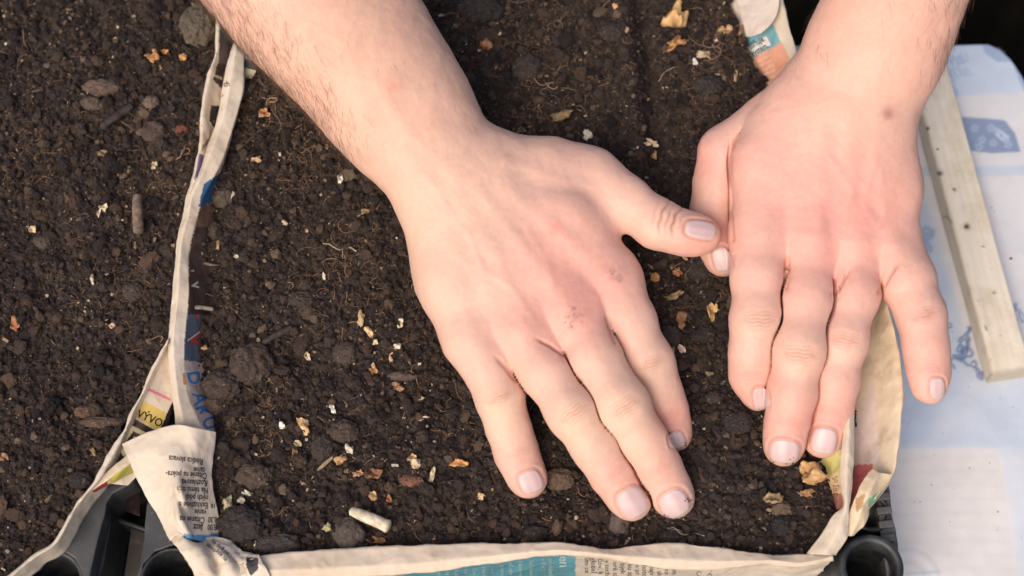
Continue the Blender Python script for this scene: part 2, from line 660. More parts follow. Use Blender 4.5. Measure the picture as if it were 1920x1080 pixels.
hand_a = dict(
    name='hand', h=0.00062, skin=(0.68, 0.440, 0.335),
    palm=[
        dict(pts=[(459, -195, 84, 178), (517, -110, 75, 167), (596, 5, 62, 150), (672, 92, 52, 137), (742, 190, 43, 126), (822, 300, 34, 117)], thick=0.80, k=0.012),
        dict(pts=[(815, 395, 31, 62), (846, 520, 27, 58), (886, 640, 23, 47)], thick=0.86),
        dict(pts=[(842, 490, 20, 62), (878, 600, 18, 50)], thick=0.8),
        dict(pts=[(850, 370, 34, 64), (975, 620, 25, 53)], thick=0.86),
        dict(pts=[(890, 345, 35, 64), (1070, 585, 26, 55)], thick=0.86),
        dict(pts=[(935, 325, 33, 64), (1055, 420, 30, 62), (1138, 530, 24, 54)], thick=0.86),
        dict(pts=[(925, 312, 30, 60), (1030, 322, 28, 56), (1108, 332, 27, 50)], thick=0.95),
        dict(pts=[(1010, 405, 24, 66), (1092, 425, 23, 58)], thick=0.8),
        dict(pts=[(1090, 560, 22, 50), (1150, 520, 21, 46)], thick=0.8),
        dict(pts=[(895, 400, 31, 88), (980, 540, 25, 76)], thick=0.54, wide=1.12, k=0.012),
    ],
    fingers=[
        dict(pts=[(885, 640, 23, 50), (914, 692, 22, 43), (938, 748, 20, 43.5), (955, 806, 15, 39), (969, 852, 10, 38.5), (985, 892, 6, 33), (991, 901, 5.5, 32)]),
        dict(pts=[(975, 620, 25, 52), (1018, 690, 24, 50), (1073, 776, 24, 47), (1115, 835, 18, 43), (1150, 888, 12, 41), (1178, 930, 7.5, 37), (1185, 939, 7, 36)]),
        dict(pts=[(1070, 585, 26, 52), (1110, 665, 25, 52), (1168, 762, 25, 49.5), (1208, 830, 18, 44), (1236, 880, 13, 42), (1259, 924, 8, 37), (1264, 936, 7.5, 36)]),
        dict(pts=[(1140, 530, 24, 50), (1180, 600, 22, 47), (1218, 683, 17, 46), (1240, 740, 11, 40), (1253, 776, 7, 37), (1264, 808, 4, 29), (1268, 818, 3, 27)]),
        dict(thumb=True, k=0.009, thick=0.95, pts=[(1108, 332, 27, 49), (1170, 372, 28, 43), (1238, 421, 28, 44.5), (1282, 437, 27, 39), (1308, 441, 26, 34), (1318, 442, 25.5, 30)]),
    ],
    ridges=[
        ([(860, 380), (930, 480), (985, 610)], 0.7, 15), ([(900, 360), (1000, 480), (1070, 585)], 0.9, 14),
        ([(940, 350), (1050, 430), (1135, 520)], 0.8, 15), ([(830, 400), (860, 520), (890, 630)], 0.45, 16),
        ([(975, 620), (978, 622)], 1.3, 26), ([(1072, 590), (1078, 592)], 1.7, 28), ([(1146, 525), (1150, 528)], 1.2, 24),
        ([(888, 645), (892, 648)], 1.0, 24),
        ([(880, 440), (905, 505), (960, 540), (1000, 600)], 0.45, 7), ([(990, 430), (1030, 500), (1040, 560)], 0.4, 7),
        ([(800, 330), (860, 420), (880, 440)], 0.4, 8), ([(700, 150), (760, 240), (850, 330)], 0.5, 12),
        ([(950, 300), (1030, 330), (1110, 350)], 0.8, 11),
        ([(770, 320), (776, 326)], 1.6, 34),
        ([(1020, 680), (1060, 745)], 0.35, 14), ([(1115, 665), (1155, 735)], 0.35, 14),
        ([(945, 270), (985, 330)], -0.9, 18), ([(1040, 400), (1100, 450)], -0.7, 22),
    ],
    seams=[([(1002, 634), (1032, 646), (1060, 666)], 2.2, 3.8), ([(1136, 586), (1144, 612), (1155, 640)], 2.0, 3.8), ([(925, 664), (950, 690), (968, 712)], 1.0, 6.0)],
    creases=[PIP(938, 745, 66, 34, .8), PIP(1074, 775, 57, 38), PIP(1171, 765, 59, 40), PIP(1221, 684, 66, 36, .85),
             DIP(970, 850, 66, 34), DIP(1151, 886, 57, 36), DIP(1237, 880, 60, 36), DIP(1254, 778, 68, 30),
             (1252, 408, math.radians(18), 40, [(-12, 9, 0.75, 2.5, .75), (14, 9, 0.75, 2.5, .72), (2, 5, 0.3, 2.2, .55), (-26, 5, 0.2, 3, .6), (26, 5, 0.16, 2.4, .5)])],
    tints=[(1075, 590, 70, PINK, .8), (1060, 470, 110, PINK, .7), (975, 625, 60, PINK, .5), (1150, 530, 50, PINK, .5),
           (1040, 428, 13, RED, .8), (737, 160, 13, RED, .55), (1150, 900, 50, RED, .40), (1240, 890, 50, RED, .35), (985, 880, 45, RED, .3),
           (1260, 790, 40, RED, .6), (1300, 455, 45, RED, .5), (1200, 440, 40, PALE, .5), (820, 420, 140, PALE, .6),
           (938, 748, 40, PALE, .9), (1074, 780, 46, PALE, .8), (1172, 770, 46, PALE, .8), (1220, 686, 40, PALE, .6), (1100, 820, 50, PALE, .6), (1200, 830, 40, PALE, .5), (945, 800, 40, PALE, .6), (640, 120, 240, (0.99, 0.95, 0.88), .9)],
    dirt=[(1076, 588, 21, 1.0), (1155, 515, 15, 1.0), (1072, 606, 10, .8), (1172, 775, 14, .35), (1290, 940, 14, .9), (1255, 970, 18, .8), (1285, 835, 14, .6), (1075, 610, 9, .6)],
    nails=[(995, 903, math.radians(66), 48, 46, 1), (1187, 942, math.radians(58), 62, 60, 1), (1264, 945, math.radians(60), 60, 54, 1),
           (1269, 825, math.radians(74), 34, 34, 1), (1314, 431, math.radians(10), 38, 62, 1)],
)
hand_b = dict(
    name='hand', h=0.00062, skin=(0.68, 0.418, 0.325),
    palm=[
        dict(pts=[(1728, -190, 98, 134), (1706, -100, 82, 122), (1680, 0, 65, 110), (1638, 95, 50, 118), (1592, 195, 39, 112)], thick=0.78, k=0.012),
        dict(pts=[(1652, 225, 36, 60), (1668, 350, 31, 52), (1672, 460, 25, 48)], thick=0.86),
        dict(pts=[(1600, 230, 38, 64), (1605, 450, 27, 54)], thick=0.86),
        dict(pts=[(1545, 235, 38, 66), (1520, 440, 28, 56)], thick=0.86),
        dict(pts=[(1490, 240, 34, 62), (1436, 305, 31, 57), (1426, 440, 27, 52)], thick=0.86),
        dict(pts=[(1520, 190, 36, 76), (1450, 240, 29, 62)], thick=0.85),
        dict(pts=[(1565, 270, 38, 90), (1545, 415, 27.5, 90)], thick=0.52, wide=1.18, k=0.012),
    ],
    fingers=[
        dict(pts=[(1425, 440, 26, 52), (1423, 520, 26, 52), (1420, 600, 25, 49), (1412, 665, 19, 43), (1409, 705, 13, 38), (1420, 742, 8.5, 31)]),
        dict(pts=[(1522, 440, 27, 53), (1513, 560, 27, 52), (1499, 655, 26, 49.5), (1485, 740, 19, 44.5), (1476, 795, 13, 41), (1470, 832, 9, 35), (1470, 838, 8.5, 34)]),
        dict(pts=[(1607, 450, 26, 50), (1600, 550, 26, 49), (1582, 640, 25, 44), (1567, 715, 19, 41), (1555, 775, 12, 40), (1544, 818, 8.5, 35), (1543, 824, 8, 34)]),
        dict(pts=[(1672, 460, 25, 52), (1697, 520, 26, 53), (1727, 592, 26, 46), (1737, 650, 24, 40.5), (1742, 696, 21, 37), (1743, 726, 19, 33)]),
        dict(thumb=True, k=0.0012, thick=0.95, slit=(1425, 200, 28, 0.0165), pts=[(1452, 222, 28, 58), (1364, 288, 20, 52), (1350, 345, 15, 48), (1341, 400, 11, 45), (1346, 450, 9, 38), (1354, 478, 7.5, 33), (1356, 486, 7, 30)]),
    ],
    ridges=[
        ([(1545, 260), (1530, 440)], 0.8, 17), ([(1590, 260), (1605, 450)], 0.8, 16), ([(1500, 270), (1430, 430)], 0.6, 18), ([(1640, 260), (1672, 450)], 0.6, 16),
        ([(1425, 445), (1428, 448)], 0.8, 28), ([(1524, 445), (1526, 448)], 1.4, 30), ([(1606, 452), (1608, 455)], 1.2, 26), ([(1674, 462), (1676, 465)], 1.0, 24),
        ([(1560, 300), (1600, 360), (1580, 420)], 0.4, 8), ([(1640, 300), (1620, 380), (1650, 430)], 0.45, 8),
        ([(1663, 205), (1666, 210)], 1.2, 30), ([(1560, 380), (1562, 470)], -0.6, 14), ([(1640, 390), (1645, 480)], -0.6, 13), ([(1475, 390), (1478, 450)], -0.4, 14),
    ],
    seams=[([(1476, 478), (1476, 505), (1472, 538)], 2.8, 3.6), ([(1592, 502), (1578, 526), (1565, 550)], 2.6, 3.6), ([(1690, 482), (1668, 515), (1650, 548)], 1.2, 5.0),
           ([(1368, 250), (1369, 300), (1370, 380), (1373, 450)], 1.8, 3.8)],
    creases=[PIP(1424, 600, 92, 42), PIP(1500, 665, 96, 42), PIP(1583, 638, 98, 36, .9), PIP(1733, 590, 74, 34, .8),
             DIP(1410, 705, 88, 32), DIP(1478, 790, 96, 36), DIP(1556, 770, 98, 34), DIP(1742, 690, 86, 32)],
    tints=[(1560, 420, 120, PINK, .8), (1430, 330, 80, PINK, .4), (1660, 380, 80, (0.92, 0.80, 0.80), .6), (1330, 300, 40, PINK, .6), (1664, 213, 12, (0.52, 0.40, 0.42), .85),
           (1424, 605, 44, PALE, .7), (1500, 680, 46, PALE, .8), (1585, 645, 44, PALE, .6), (1640, 60, 160, (0.97, 0.95, 0.90), .9),
           (1405, 720, 44, RED, .45), (1472, 800, 50, RED, .45), (1550, 780, 50, RED, .5), (1742, 680, 60, RED, .35), (1345, 440, 40, RED, .5), (1600, 200, 90, PALE, .4)],
    dirt=[(1480, 868, 14, .9), (1452, 862, 12, .6), (1735, 560, 14, .4), (1425, 640, 12, .25)],
    nails=[(1427, 748, math.radians(84), 32, 46, 1), (1471, 846, math.radians(96), 62, 48, 1), (1545, 826, math.radians(98), 54, 54, 1),
           (1757, 728, math.radians(88), 32, 44, 1), (1353, 486, math.radians(74), 38, 50, 1)],
)
import os
FASTTEST = False
HA = build_hand(hand_a)
HB = build_hand(hand_b)
tag(HA[0], 'bare hand and hairy forearm reaching in from top centre, its thumb pointing right', 'hand', 'two hands pressing down the soil')
tag(HB[0], 'bare hand in front of the wooden lath, little finger spread out over the blue cloth', 'hand', 'two hands pressing down the soil')
for hnd in (HA[0], HB[0]):
    hnd.children[4]['label'] = 'thumbnail of this hand'

# ================================================================== SOIL
SOIL_POLY = [(-420, -420), (1330, -420), (1350, -120), (1366, 0), (1418, 130), (1490, 220), (1585, 420), (1608, 600), (1602, 800), (1580, 950), (1545, 1043), (1130, 1034),
             (450, 1058), (408, 1012), (402, 900), (396, 815), (352, 800), (322, 660), (308, 650), (175, 905), (150, 940), (95, 1022), (10, 1098), (-120, 1250), (-420, 1560)]


_FUR = [tuple(P(x, y, 0)[:2]) for x, y in [(1196, -150), (1200, 0), (1212, 120), (1225, 250), (1240, 360)]]
_FUR2 = [tuple(P(x, y, 0)[:2]) for x, y in [(1160, -150), (1165, 0), (1176, 120), (1190, 250)]]
_WALL = [tuple(P(x, y, 0)[:2]) for x, y in [(400, 385), (396, 440), (390, 520), (382, 590), (378, 660), (384, 730), (400, 800)]]
_HEAPS = [(tuple(P(1345, 870, 0)[:2]), 0.019, 0.0100), (tuple(P(1385, 780, 0)[:2]), 0.010, 0.005), (tuple(P(1330, 960, 0)[:2]), 0.012, 0.003),
          (tuple(P(1080, 900, 0)[:2]), 0.014, -0.003), (tuple(P(1000, 780, 0)[:2]), 0.010, -0.004)]


def soil_z(xy):
    """height of the soil surface in metres at world x, y"""
    p = np.zeros((len(xy), 3), np.float32)
    p[:, :2] = xy
    z = 0.0032 * fbm(p, 22, 2, 1.0) + 0.0020 * fbm(p, 75, 3, 4.0)
    b = fbm(p, 210, 3, 8.0)
    z += 0.0015 * (np.abs(b) * 1.6 - 0.4)
    z += 0.0006 * fbm(p, 700, 2, 5.0)
    x, y = p[:, 0].astype(float), p[:, 1].astype(float)
    z -= 0.0075 * np.exp(-(seg_dist(x, y, _FUR) / 0.0042) ** 2)          # finger-drawn furrow
    z += 0.0035 * np.exp(-(seg_dist(x, y, _FUR2) / 0.005) ** 2)
    z -= 0.0050 * np.exp(-(seg_dist(x, y, _WALL) / 0.0045) ** 2)
    for (hx, hy), hr, ha in _HEAPS:
        z += ha * np.exp(-((x - hx) ** 2 + (y - hy) ** 2) / hr ** 2)
    return z


def spath(pts, n):
    """Catmull-Rom resampling by chord length"""
    p = np.array(pts, float)
    s = np.concatenate([[0], np.cumsum(np.maximum(np.linalg.norm(np.diff(p[:, :2], axis=0), axis=1), 1e-6))])
    t = np.linspace(0, s[-1], n)
    k = np.clip(np.searchsorted(s, t, side='right') - 1, 0, len(p) - 2)
    f = ((t - s[k]) / (s[k + 1] - s[k]))[:, None]
    p0, p1, p2, p3 = p[np.maximum(k - 1, 0)], p[k], p[k + 1], p[np.minimum(k + 2, len(p) - 1)]
    h = (s[k + 1] - s[k])[:, None]
    hm = (s[np.maximum(k, 1)] - s[np.maximum(k, 1) - 1])[:, None]
    hp = (s[np.minimum(k + 2, len(p) - 1)] - s[np.minimum(k + 1, len(p) - 2)])[:, None]
    m1 = np.where(k[:, None] > 0, (p2 - p0) / (h + hm), (p2 - p1) / h) * h
    m2 = np.where(k[:, None] < len(p) - 2, (p3 - p1) / (h + np.maximum(hp, 1e-6)), (p2 - p1) / h) * h
    f2, f3 = f * f, f * f * f
    return (2 * f3 - 3 * f2 + 1) * p1 + (f3 - 2 * f2 + f) * m1 + (3 * f2 - 2 * f3) * p2 + (f3 - f2) * m2


def grid_faces(nu, nv):
    a = (np.arange(nu - 1)[:, None] * nv + np.arange(nv - 1)[None, :]).ravel()
    return np.stack([a, a + nv, a + nv + 1, a + 1], 1)


x0, x1, y0, y1, st = -0.30, 0.185, -0.20, 0.20, 0.00068
gx, gy = np.arange(x0, x1, st), np.arange(y0, y1, st)
XX, YY = np.meshgrid(gx, gy, indexing='ij')
pts = np.stack([XX.ravel(), YY.ravel()], 1)
sx, sy = to_px(np.column_stack([pts, np.zeros(len(pts))]))
keep = in_poly(sx, sy, SOIL_POLY)
zz = soil_z(pts)
F4 = grid_faces(len(gx), len(gy))
F4 = F4[keep[F4].all(1)]
used = np.unique(F4)
remap = np.full(len(pts), -1, np.int64)
remap[used] = np.arange(len(used))
soil = link('soil', mesh(np.column_stack([pts, zz])[used], remap[F4]), M_SOIL)
tag(soil, 'dark brown crumbly potting soil filling the paper lined boxes', 'soil', kind='structure')


def scatter(name, label, n, smin_, smax_, power, mat, kind, cat, seed, flat=0.75, sink=0.15, mask=None, stretch=1.0, poly=SOIL_POLY):
    """a cloud of points over the soil carrying size and rotation, turned into lumps by geometry nodes"""
    r = np.random.default_rng(seed)
    xy = np.column_stack([r.uniform(x0, x1, n * 2), r.uniform(y0, y1, n * 2)])
    qx, qy = to_px(np.column_stack([xy, np.zeros(len(xy))]))
    ok = in_poly(qx, qy, poly)
    if mask is not None: ok &= mask(xy, qx, qy)
    xy = xy[ok][:n]
    s = smin_ + (smax_ - smin_) * r.random(len(xy)) ** power
    z = soil_z(xy) + s * 0.001 * (0.5 - sink) * flat
    me = bpy.data.meshes.new(name)
    me.vertices.add(len(xy))
    me.vertices.foreach_set('co', np.column_stack([xy, z]).astype(np.float32).ravel())
    a = me.attributes.new('scl', 'FLOAT_VECTOR', 'POINT')
    sv = np.column_stack([s * r.uniform(.8, 1.25, len(s)) * stretch, s * r.uniform(.75, 1.1, len(s)), s * r.uniform(.6, 1.0, len(s)) * flat]) * 0.0005
    a.data.foreach_set('vector', sv.astype(np.float32).ravel())
    a = me.attributes.new('rot', 'FLOAT_VECTOR', 'POINT')
    rv = np.column_stack([r.normal(0, .5, len(s)), r.normal(0, .5, len(s)), r.uniform(0, 6.28, len(s))])
    a.data.foreach_set('vector', rv.astype(np.float32).ravel())
    a = me.attributes.new('pick', 'INT', 'POINT')
    a.data.foreach_set('value', r.integers(0, 6, len(s)).astype(np.int32))
    ob = bpy.data.objects.new(name, me)
    COL.objects.link(ob)
    g = bpy.data.node_groups.new(name, 'GeometryNodeTree')
    g.interface.new_socket('Geometry', in_out='INPUT', socket_type='NodeSocketGeometry')
    g.interface.new_socket('Geometry', in_out='OUTPUT', socket_type='NodeSocketGeometry')
    nd, lk = g.nodes, g.links
    gi, go = nd.new('NodeGroupInput'), nd.new('NodeGroupOutput')
    join = nd.new('GeometryNodeJoinGeometry')
    for k in range(6):
        if kind == 'chip':
            ic = nd.new('GeometryNodeMeshCube')
            ic.inputs['Size'].default_value = (1.7, 1.5 - 0.12 * k, 0.9)
            ic.inputs[1].default_value = ic.inputs[2].default_value = 3
            ic.inputs[3].default_value = 3
        else:
            ic = nd.new('GeometryNodeMeshIcoSphere')
            ic.inputs['Subdivisions'].default_value = 4 if kind == 'big' else 3
        out = ic.outputs[0]
        for (sc, amp) in ((0.9, 1.05), (2.6, 0.62), (7.0, 0.34)):
            sp = nd.new('GeometryNodeSetPosition')
            nz = nd.new('ShaderNodeTexNoise')
            nz.noise_dimensions = '4D'
            nz.inputs['W'].default_value = k * 7.3 + seed
            nz.inputs['Scale'].default_value = sc
            nz.inputs['Detail'].default_value = 3
            sub = nd.new('ShaderNodeVectorMath'); sub.operation = 'SUBTRACT'; sub.inputs[1].default_value = (.5, .5, .5)
            mul = nd.new('ShaderNodeVectorMath'); mul.operation = 'SCALE'; mul.inputs['Scale'].default_value = amp * (1.5 if kind == 'chip' else 1.5)
            lk.new(nz.outputs['Color'], sub.inputs[0]); lk.new(sub.outputs[0], mul.inputs[0])
            lk.new(mul.outputs[0], sp.inputs['Offset']); lk.new(out, sp.inputs['Geometry'])
            out = sp.outputs[0]
        sm = nd.new('GeometryNodeSetMaterial'); sm.inputs['Material'].default_value = mat
        lk.new(out, sm.inputs[0])
        gg = nd.new('GeometryNodeGeometryToInstance')
        lk.new(sm.outputs[0], gg.inputs[0]); lk.new(gg.outputs[0], join.inputs[0])
    ip = nd.new('GeometryNodeInstanceOnPoints')
    ip.inputs['Pick Instance'].default_value = True
    def attr(nm, typ):
        q = nd.new('GeometryNodeInputNamedAttribute'); q.data_type = typ; q.inputs['Name'].default_value = nm
        return q.outputs[0]
    lk.new(gi.outputs[0], ip.inputs['Points']); lk.new(join.outputs[0], ip.inputs['Instance'])
    lk.new(attr('pick', 'INT'), ip.inputs['Instance Index'])
    er = nd.new('FunctionNodeEulerToRotation')
    lk.new(attr('rot', 'FLOAT_VECTOR'), er.inputs[0]); lk.new(er.outputs[0], ip.inputs['Rotation'])
    lk.new(attr('scl', 'FLOAT_VECTOR'), ip.inputs['Scale'])
    lk.new(ip.outputs[0], go.inputs[0])
    m = ob.modifiers.new('lumps', 'NODES'); m.node_group = g
    return tag(ob, label, cat, kind='stuff')


def mat_inst(name, stops, rough=0.8, bump=0.0006):
    t = NT(name)
    oi = t.n('ShaderNodeObjectInfo').outputs['Random']
    base = t.ramp(oi, stops)
    f = t.noise(900, 3, 0.6)
    c = t.mix(base, t.mix(base, t.ramp(f, [(0.35, (0.55, 0.5, 0.46)), (0.6, (1.08, 1.06, 1.04))]), 1.0, 'MULTIPLY'), 0.8)
    t.l(c, t.b.inputs['Base Color'])
    set_in(t.b, Roughness=rough)
    t.l(t.bump(t.noise(1200, 3, 0.7), 0.7, bump), t.b.inputs['Normal'])
    return t.m


M_LIGHTBIT = mat_inst('pale_bits', [(0.0, srgb(120, 92, 66)), (0.3, srgb(160, 126, 92)), (0.6, srgb(196, 168, 128)), (0.85, srgb(214, 196, 168)), (1.0, srgb(226, 216, 200))])


def clump(xy, qx, qy):
    p = np.column_stack([xy, np.zeros(len(xy))])
    return fbm(p, 60, 2, 31.0) > np.random.default_rng(3).uniform(-0.8, 0.6, len(xy))


M_WET = mat_inst('damp_soil', [(0.0, srgb(30, 23, 20)), (0.5, srgb(52, 40, 35)), (0.85, srgb(74, 58, 50)), (1.0, srgb(112, 92, 78))], 0.7)
scatter('fine_soil_crumbs', 'fine dark soil crumbs covering the bed', 115000, 0.5, 1.7, 2.2, M_CRUMB, 'small', 'soil crumbs', 21)
scatter('soil_crumbs', 'pea sized soil crumbs lying all over the bed', 11500, 1.5, 4.6, 2.4, M_CRUMB, 'small', 'soil crumbs', 22, mask=clump)
scatter('soil_lumps', 'larger dark lumps lying all over the soil bed', 520, 3.6, 8.0, 2.4, M_CRUMB, 'big', 'soil lumps', 23, sink=0.25)
scatter('pale_specks', 'tiny pale specks of wood and perlite in the soil', 4200, 0.4, 1.7, 3.0, M_LIGHTBIT, 'chip', 'specks', 24, sink=-0.25)
def heapmask(xy, qx, qy):
    return np.hypot((qx - 1350) / 1.0, (qy - 860) / 1.5) < 95 + 25 * np.random.default_rng(9).random(len(qx))


scatter('loose_dark_soil', 'loose dark soil heaped between the fingertips of both hands', 5200, 1.0, 4.2, 2.6, M_WET, 'small', 'loose soil', 28, mask=heapmask, poly=[(1230, 700), (1460, 700), (1520, 1030), (1200, 1030)], sink=-0.1)
CHIPZONE = [(420, 640), (820, 560), (960, 900), (1000, 1030), (430, 1040)]
scatter('pale_chips', 'small tan chips dotted over the soil before the hands', 60, 1.4, 2.8, 1.6, M_LIGHTBIT, 'chip', 'chips', 25, sink=-0.3, poly=CHIPZONE, stretch=1.2)
scatter('bark_crumbs', 'scattered small tan bits of bark in the soil', 130, 1.2, 2.8, 1.8, M_LIGHTBIT, 'chip', 'bark bits', 26, sink=-0.2, stretch=1.3)


def tubes(paths, radii, sides=4):
    """many thin bent tubes as vertex and face arrays"""
    V, Fc, off = [], [], 0
    for pth, rad in zip(paths, radii):
        n = len(pth)
        tg = np.gradient(pth, axis=0)
        tg /= np.linalg.norm(tg, axis=1)[:, None] + 1e-12
        ref = np.array([0.13, 0.21, 1.0])
        a = np.cross(tg, ref)
        a /= np.linalg.norm(a, axis=1)[:, None] + 1e-12
        b = np.cross(tg, a)
        th = np.arange(sides) * 2 * np.pi / sides
        rr = np.asarray(rad).reshape(-1, 1, 1) if np.ndim(rad) else rad
        ring = pth[:, None, :] + rr * (np.cos(th)[None, :, None] * a[:, None, :] + np.sin(th)[None, :, None] * b[:, None, :])
        V.append(ring.reshape(-1, 3))
        i = np.arange(n - 1)[:, None] * sides + np.arange(sides)[None, :]
        j = np.arange(n - 1)[:, None] * sides + (np.arange(sides)[None, :] + 1) % sides
        Fc.append(np.stack([i, j, j + sides, i + sides], -1).reshape(-1, 4) + off)
        off += n * sides
    return np.concatenate(V), np.concatenate(Fc)


def root_path(r, x, y, length, curl, n, ang=None):
    a = r.uniform(0, 6.28) if ang is None else ang
    k = r.normal(0, curl)
    p = [(x, y)]
    stp = length / n
    for _ in range(n - 1):
        k = 0.86 * k + r.normal(0, curl)
        a += k
        p.append((p[-1][0] + math.cos(a) * stp, p[-1][1] + math.sin(a) * stp))
    p = np.array(p)
    z = soil_z(p)
    z = np.convolve(np.pad(z, 3, 'edge'), np.ones(7) / 7, 'valid') + 0.0006 + 0.0009 * np.sin(np.linspace(0, r.uniform(3, 9), n) + r.uniform(0, 6))
    return np.column_stack([p, z])


M_ROOT = mat_vcol('dry_root', 0.75, 0.0002, 1500)
r = np.random.default_rng(40)
_TUFTS = [(1000, 60, 40), (1050, 130, 40), (600, 250, 50), (560, 300, 40), (650, 480, 40), (990, 235, 25), (1340, 90, 40), (1310, 170, 40), (640, 560, 60), (300, 330, 40), (60, 300, 40), (480, 200, 30), (1320, 540, 40), (1400, 60, 20), (820, 740, 50), (480, 780, 50), (240, 520, 60)]
paths, radii, cols = [], [], []
while len(paths) < 4600:
    x, y = r.uniform(x0, x1), r.uniform(y0, y1)
    if r.random() < 0.30:                                   # matted tufts of root
        hx, hy, hr = _TUFTS[r.integers(len(_TUFTS))]
        x, y = P(hx + r.normal(0, hr), hy + r.normal(0, hr), 0)[:2]
    qx, qy = to_px(np.array([x, y, 0.0]))
    if not in_poly(np.array([qx]), np.array([qy]), SOIL_POLY)[0]: continue
    L = 0.003 + 0.016 * r.random() ** 2
    n = 14
    pth = root_path(r, x, y, L, 0.16, n)
    q2 = to_px(pth[-1])
    if not in_poly(np.array([q2[0]]), np.array([q2[1]]), SOIL_POLY)[0]: continue
    paths.append(pth)
    rad = r.uniform(0.00006, 0.00017)
    radii.append(rad * np.linspace(1, 0.5, n))
    c = np.array(srgb(126, 96, 72)) * r.uniform(0.35, 1.0) ** 1.5 * 2.1
    cols.append(np.tile(c, (n * 3, 1)))
V, Fc = tubes(paths, radii, 3)
me = mesh(V, Fc)
paint(me, np.concatenate(cols))
tag(link('fine_rootlets', me, M_ROOT), 'fine brown rootlets lying across the soil', 'rootlets', kind='stuff')

# roots one can point at: photo start, length mm, heading, curl, colour, label
ROOTS = [
    (1020, 150, 30, -1.0, .14, (150, 126, 104), 'pale forked rootlet on the soil near the top centre'),
    (668, 470, 17, 2.9, .10, (176, 158, 134), 'pale curled rootlet right of the paper wall, left of the wrist'),
    (1322, 560, 13, -1.4, .16, (140, 122, 104), 'looped grey rootlet between the two hands'),
    (1322, 492, 24, 3.6, .10, (120, 100, 84), 'long wavy rootlet below the two meeting thumbs'),
    (1040, 65, 22, 0.4, .12, (110, 88, 70), 'brown rootlet curling along the top of the soil'),
    (1330, 70, 26, 3.3, .08, (122, 96, 76), 'thin branching rootlet left of the newspaper at the top right'),
    (1235, 150, 12, .6, .08, (140, 116, 94), 'short tan rootlet below the big tan bark piece'),
    (600, 250, 14, -1.6, .18, (128, 104, 84), 'kinked rootlet beside the forearm hairs'),
    (506, 190, 15, -1.9, .10, (160, 132, 104), 'orange brown rootlet hooked beside the folded paper at the top'),
    (985, 245, 14, 2.3, .2, (150, 122, 92), 'tangled rootlet against the upper edge of the spread hand'),
    (1320, 1008, 17, 2.5, .07, (132, 118, 104), 'thin hair like rootlet arching over the bottom paper rim'),
    (330, 302, 15, .9, .14, (140, 108, 86), 'reddish rootlet left of the twisted paper strip'),
    (45, 60, 22, -1.3, .10, (112, 84, 66), 'brown rootlet near the upper left corner'),
    (300, 640, 12, .4, .12, (120, 92, 72), 'short rootlet above the yellow banded newspaper'),
    (235, 395, 16, .3, .12, (104, 80, 64), 'thin rootlet over the brown stick at the left'),
    (1050, 330, 12, .2, .10, (120, 98, 78), 'fine rootlet above the thumb knuckle'),
]
for i, (px, py, ln, ang, curl, c, lab) in enumerate(ROOTS):
    p0 = P(px, py, 2)
    rr = np.random.default_rng(100 + i)
    n = 34
    pth = root_path(rr, p0[0], p0[1], ln * 0.001, curl, n, ang)
    pth[:, 2] += 0.0012
    ps, rs = [pth], [np.linspace(0.00034, 0.0002, n)]
    for b in range(2 if ln > 18 else 1):
        k = rr.integers(8, 26)
        br = root_path(rr, pth[k][0], pth[k][1], ln * 0.0004, curl * 1.3, 14, ang + rr.normal(0, 1))
        br[:, 2] += pth[k][2] - br[0, 2]
        ps.append(br); rs.append(np.linspace(0.0002, 0.0001, 14))
    V, Fc = tubes(ps, rs, 5)
    me = mesh(V, Fc)
    paint(me, np.tile(np.array(srgb(*c)), (len(V), 1)) * (1 + .25 * gnoise(V * 900))[:, None])
    tag(link('rootlet', me, M_ROOT), lab, 'rootlet', 'rootlets one can pick out on the soil')

# ------------------------------------------------------------------ clods, stones, chips and sticks with a place of their own
import bmesh


def ico(sub):
    bm = bmesh.new()
    bmesh.ops.create_icosphere(bm, subdivisions=sub, radius=1)
    v = np.array([x.co[:] for x in bm.verts])
    f = np.array([[q.index for q in x.verts] for x in bm.faces])
    bm.free()
    return v, f


